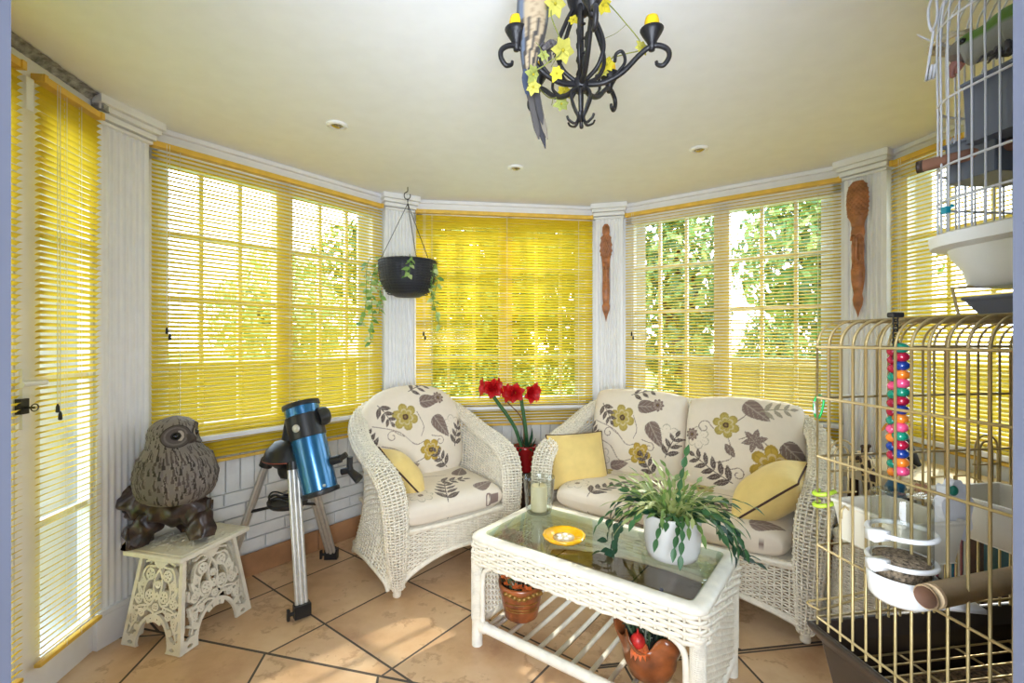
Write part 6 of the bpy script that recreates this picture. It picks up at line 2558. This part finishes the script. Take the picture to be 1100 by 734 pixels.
weave(m, hamper, 30, 52, r=.003, rb=.0042, amp=.0042, stake=.0038, wrap=True)
m.lathe([(.0, .012), (.110, .012), (.112, .022), (.0, .022)], 28)
m.tube([(.120 * math.cos(a), .120 * math.sin(a), .512) for a in np.linspace(0, 2 * PI, 40, endpoint=False)], .010, 8, closed=True)
m.tube([(.118 * math.cos(a), .118 * math.sin(a), .010) for a in np.linspace(0, 2 * PI, 40, endpoint=False)], .010, 8, closed=True)
m.build('woven_body', WICKER, hm)
m = MB()
th = np.linspace(0, PI, 60)
U_ = lambda U, V: np.stack([.112 * np.cos(PI * U), .030 * (V - .5) * 2, .51 + .135 * np.sin(PI * U)], -1)
weave(m, U_, 40, 6, r=.0035, rb=.0048, amp=.004, stake=.0035)
m.build('arched_handle', WICKER, hm)
m = MB()
m.lathe([(.0, .545), (.05, .542), (.09, .53), (.106, .510), (.108, .47), (.09, .44), (.0, .43)], 30)
o = m.build('round_cushion', CLOTH, None)
o.location = hb
tag(o, 'cream cushion stuffed into the white wicker basket', 'cushion')

# folders upright on the lower shelf of the side table, and a plant
FC = [('blue', (60, 130, 178)), ('pink', (220, 132, 140)), ('purple', (130, 92, 160)), ('sky blue', (70, 150, 190)), ('rose', (226, 150, 156)), ('teal', (80, 130, 150))]
for i, (nm, c) in enumerate(FC):
    m = MB()
    h_ = (.27, .28, .25, .275, .265, .27)[i]
    m.box((0, 0, h_ / 2), (.026, .19, h_))
    o = m.build('folder', mat('folder_' + nm.replace(' ', '_'), srgb(*c), .45, var=.04), None, smooth=False, bevel=.002)
    M_ = Matrix.Translation((tb.x, tb.y, 0)) @ Matrix.Rotation(trz, 4, 'Z')
    o.location = M_ @ Vector((.075 + .032 * i, -.05, .3405))
    o.rotation_euler = (0, 0, trz + R(0))
    tag(o, '%s folder standing on the shelf under the side table' % nm, 'folder', 'upright folders under the side table')
    pg = MB()
    pg.box((0, -.003, h_ / 2 + .001), (.018, .186, h_ - .004))
    pg.build('pages', CORD, o, smooth=False)
M_ = Matrix.Translation((tb.x, tb.y, 0)) @ Matrix.Rotation(trz, 4, 'Z')
pl = thing('potted_plant', 'small dark green plant beside the folders under the side table', 'potted plant', M_ @ Vector((-.06, -.09, .3405)))
m = MB()
m.lathe([(.0, 0), (.032, 0), (.045, .06), (.047, .062), (.042, .062), (.040, .05), (.0, .048)], 24)
m.build('pot', mat('yellow_pot', srgb(222, 200, 40), .4, var=.05), pl)
m = MB()
for i in range(120):
    a, e_ = nr.uniform(0, 2 * PI), nr.uniform(-.1, 1.3)
    d = (math.cos(a) * math.cos(e_), math.sin(a) * math.cos(e_), math.sin(e_))
    s0_ = .02 + .06 * nr.rand()
    m.leaf((d[0] * s0_, d[1] * s0_, .06 + d[2] * s0_ * 1.5), d, (nr.normal(), nr.normal(), 1), .04, .02, .2, (GREEN4 if nr.rand() < .8 else np.array(srgb(180, 190, 70))), 4)
m.build('foliage', FOL, pl)

# ------------------------------------------------------------------ outside
GRASS = mat('lawn', srgb(120, 140, 74), .9, var=.3, vscale=1.2, bump=.5, bscale=30)
m = MB()
m.box((0, 22, -.33), (90, 60, .3))
g = struct(m.build('ground', GRASS, smooth=False))
q = np.random.RandomState(77)
HED = [np.array(srgb(*c)) for c in ((96, 128, 62), (126, 154, 78), (74, 104, 54), (160, 176, 100))]


def shrub(name, label, cat, x, y, w, d, h, n, ls, z0=-.18, group=None, trunk=False, pal=HED):
    r = thing(name, label, cat, (x, y, z0), 0, group)
    m = MB()
    zc_ = h * .55
    u = q.normal(size=(n, 3))
    u /= np.linalg.norm(u, axis=1, keepdims=True)
    rad = q.rand(n) ** .25
    lump = 1 + .22 * np.sin(u[:, 0] * 5 + x) * np.sin(u[:, 2] * 6 + y)
    C = np.stack([u[:, 0] * rad * lump * w / 2, u[:, 1] * rad * lump * d / 2, zc_ + u[:, 2] * rad * lump * h * .46], -1)
    nn = u + q.normal(0, .5, (n, 3))
    nn /= np.linalg.norm(nn, axis=1, keepdims=True)
    a1 = np.cross(nn, q.normal(size=(n, 3)))
    a1 /= np.linalg.norm(a1, axis=1, keepdims=True)
    a2 = np.cross(nn, a1)
    L_ = ls * q.uniform(.6, 1.3, n)[:, None]
    V = np.stack([C - a1 * L_, C - a2 * L_ * .45, C + a1 * L_, C + a2 * L_ * .45], 1)
    col = np.repeat(np.array([pal[i] for i in q.randint(0, len(pal), n)])[:, None], 4, 1)
    m.add(V.reshape(-1, 3), np.arange(4 * n).reshape(-1, 4), col=col.reshape(-1, 3))
    m.build('foliage', FOL, r, smooth=False)
    m = MB()
    m.tube([(0, 0, 0), (.02, 0, h * .3), (-.02, .02, h * .7)], np.array((.05, .04, .02)) * h / 2, 8)
    for k_ in range(5):
        a = k_ * 1.3
        m.tube([(0, 0, h * .3), (math.cos(a) * w * .2, math.sin(a) * d * .2, h * .6)], .012 * h, 6)
    m.build('trunk', DWOOD, r)
    return r


shrub('garden_tree', 'broad dense green tree outside filling the middle window', 'tree', -.35, 7.2, 4.6, 1.7, 4.6, 15000, .085)
shrub('garden_shrub', 'low bushy shrub outside the middle window near the armchair', 'shrub', -.2, 5.4, 1.6, .8, 1.3, 2600, .05)
shrub('garden_tree', 'garden tree outside at the left half of the sunny window', 'tree', 2.2, 6.2, 1.3, 1.2, 3.9, 4200, .07)
shrub('garden_shrub', 'leafy shrub outside low in the right half of the sunny window', 'shrub', 4.6, 8.4, 1.3, .8, 2.0, 2600, .06)
shrub('garden_tree', 'tall garden tree outside showing at the top of the sunny window', 'tree', 7.9, 11.6, 4.6, 3.0, 6.8, 5200, .15)
shrub('garden_shrub', 'garden shrub outside the far right window behind the cages', 'shrub', 5.9, 2.0, 1.6, 2.0, 2.2, 2600, .07)
shrub('garden_tree', 'pale garden tree outside the left window', 'tree', -5.0, 10.4, 3.2, 2.4, 3.6, 3000, .12, pal=[np.array(srgb(176, 190, 130)), np.array(srgb(150, 170, 100)), np.array(srgb(200, 206, 160))])
# low garden walls that stop the light at the bottom of the left and right windows
GWALL = mat('rendered_garden_wall', srgb(128, 108, 56), .9, var=.12, vscale=3, bump=.3, bscale=30)
for k, t0, t1, off, h_, lab in (('left', -2.0, 2.2, 2.6, 1.10, 'ochre low garden wall outside the left window'), ('right', -.9, 2.6, 2.2, 1.10, 'ochre low garden wall outside the sunny window')):
    c = pt(k, (t0 + t1) / 2, off)
    m = MB()
    m.box((0, 0, h_ / 2 - .09), (t1 - t0, .18, h_ + .18))
    o = m.build('garden_wall', GWALL, None, smooth=False, bevel=.01)
    o.location, o.rotation_euler = (c.x, c.y, 0), (0, 0, side(k)[2])
    o['kind'] = 'structure'

# ------------------------------------------------------------------ light
W = bpy.data.worlds.new('world')
S.world = W
W.use_nodes = True
nt = W.node_tree
bg = nt.nodes['Background']
tc_ = nt.nodes.new('ShaderNodeTexCoord')
sp = nt.nodes.new('ShaderNodeSeparateXYZ')
nt.links.new(tc_.outputs['Generated'], sp.inputs[0])
rp_ = nt.nodes.new('ShaderNodeValToRGB')
e_ = rp_.color_ramp.elements
e_[0].position, e_[0].color = 0.0, (.90, .95, 1.0, 1)
e_[1].position, e_[1].color = .6, (.62, .80, 1.0, 1)
nt.links.new(sp.outputs[2], rp_.inputs[0])
nt.links.new(rp_.outputs[0], bg.inputs['Color'])
bg.inputs['Strength'].default_value = SKY

sun = bpy.data.lights.new('sun', 'SUN')
sun.energy = SUN
sun.angle = math.radians(.8)
sun.color = (1, .93, .78)
so = bpy.data.objects.new('sun', sun)
az, el = R(42), R(34)                                                  # from the garden beyond the right window
sdv = Vector((math.cos(az) * math.cos(el), math.sin(az) * math.cos(el), math.sin(el)))
so.rotation_euler = sdv.to_track_quat('Z', 'Y').to_euler()
so.location = sdv * 12
COL.objects.link(so)
# added fill lamp behind the opening, lifting the dim yellowish room
for nm, loc_, tgt, size, en, colr in (('added_fill_lamp', (0, -.60, 1.35), (0, 2.0, 2.2), (1.2, 1.1), FILL, (.82, .90, 1.0)),):
    la = bpy.data.lights.new(nm, 'AREA')
    la.shape = 'RECTANGLE'
    la.size, la.size_y = size
    la.energy = en
    la.color = colr
    lo = bpy.data.objects.new(nm, la)
    lo.location = loc_
    lo.rotation_euler = (Vector(loc_) - Vector(tgt)).to_track_quat('Z', 'Y').to_euler()
    COL.objects.link(lo)

S.view_settings.view_transform = 'Standard'
S.view_settings.look = 'None'
S.view_settings.gamma = 1
S.view_settings.use_curve_mapping = False
S.view_settings.exposure = EXPO
S.cycles.use_denoising = True
S.cycles.max_bounces = 10
S.cycles.diffuse_bounces = 5
S.cycles.transparent_max_bounces = 24
S.cycles.caustics_reflective = False
S.cycles.caustics_refractive = False
S.cycles.sample_clamp_indirect = 8
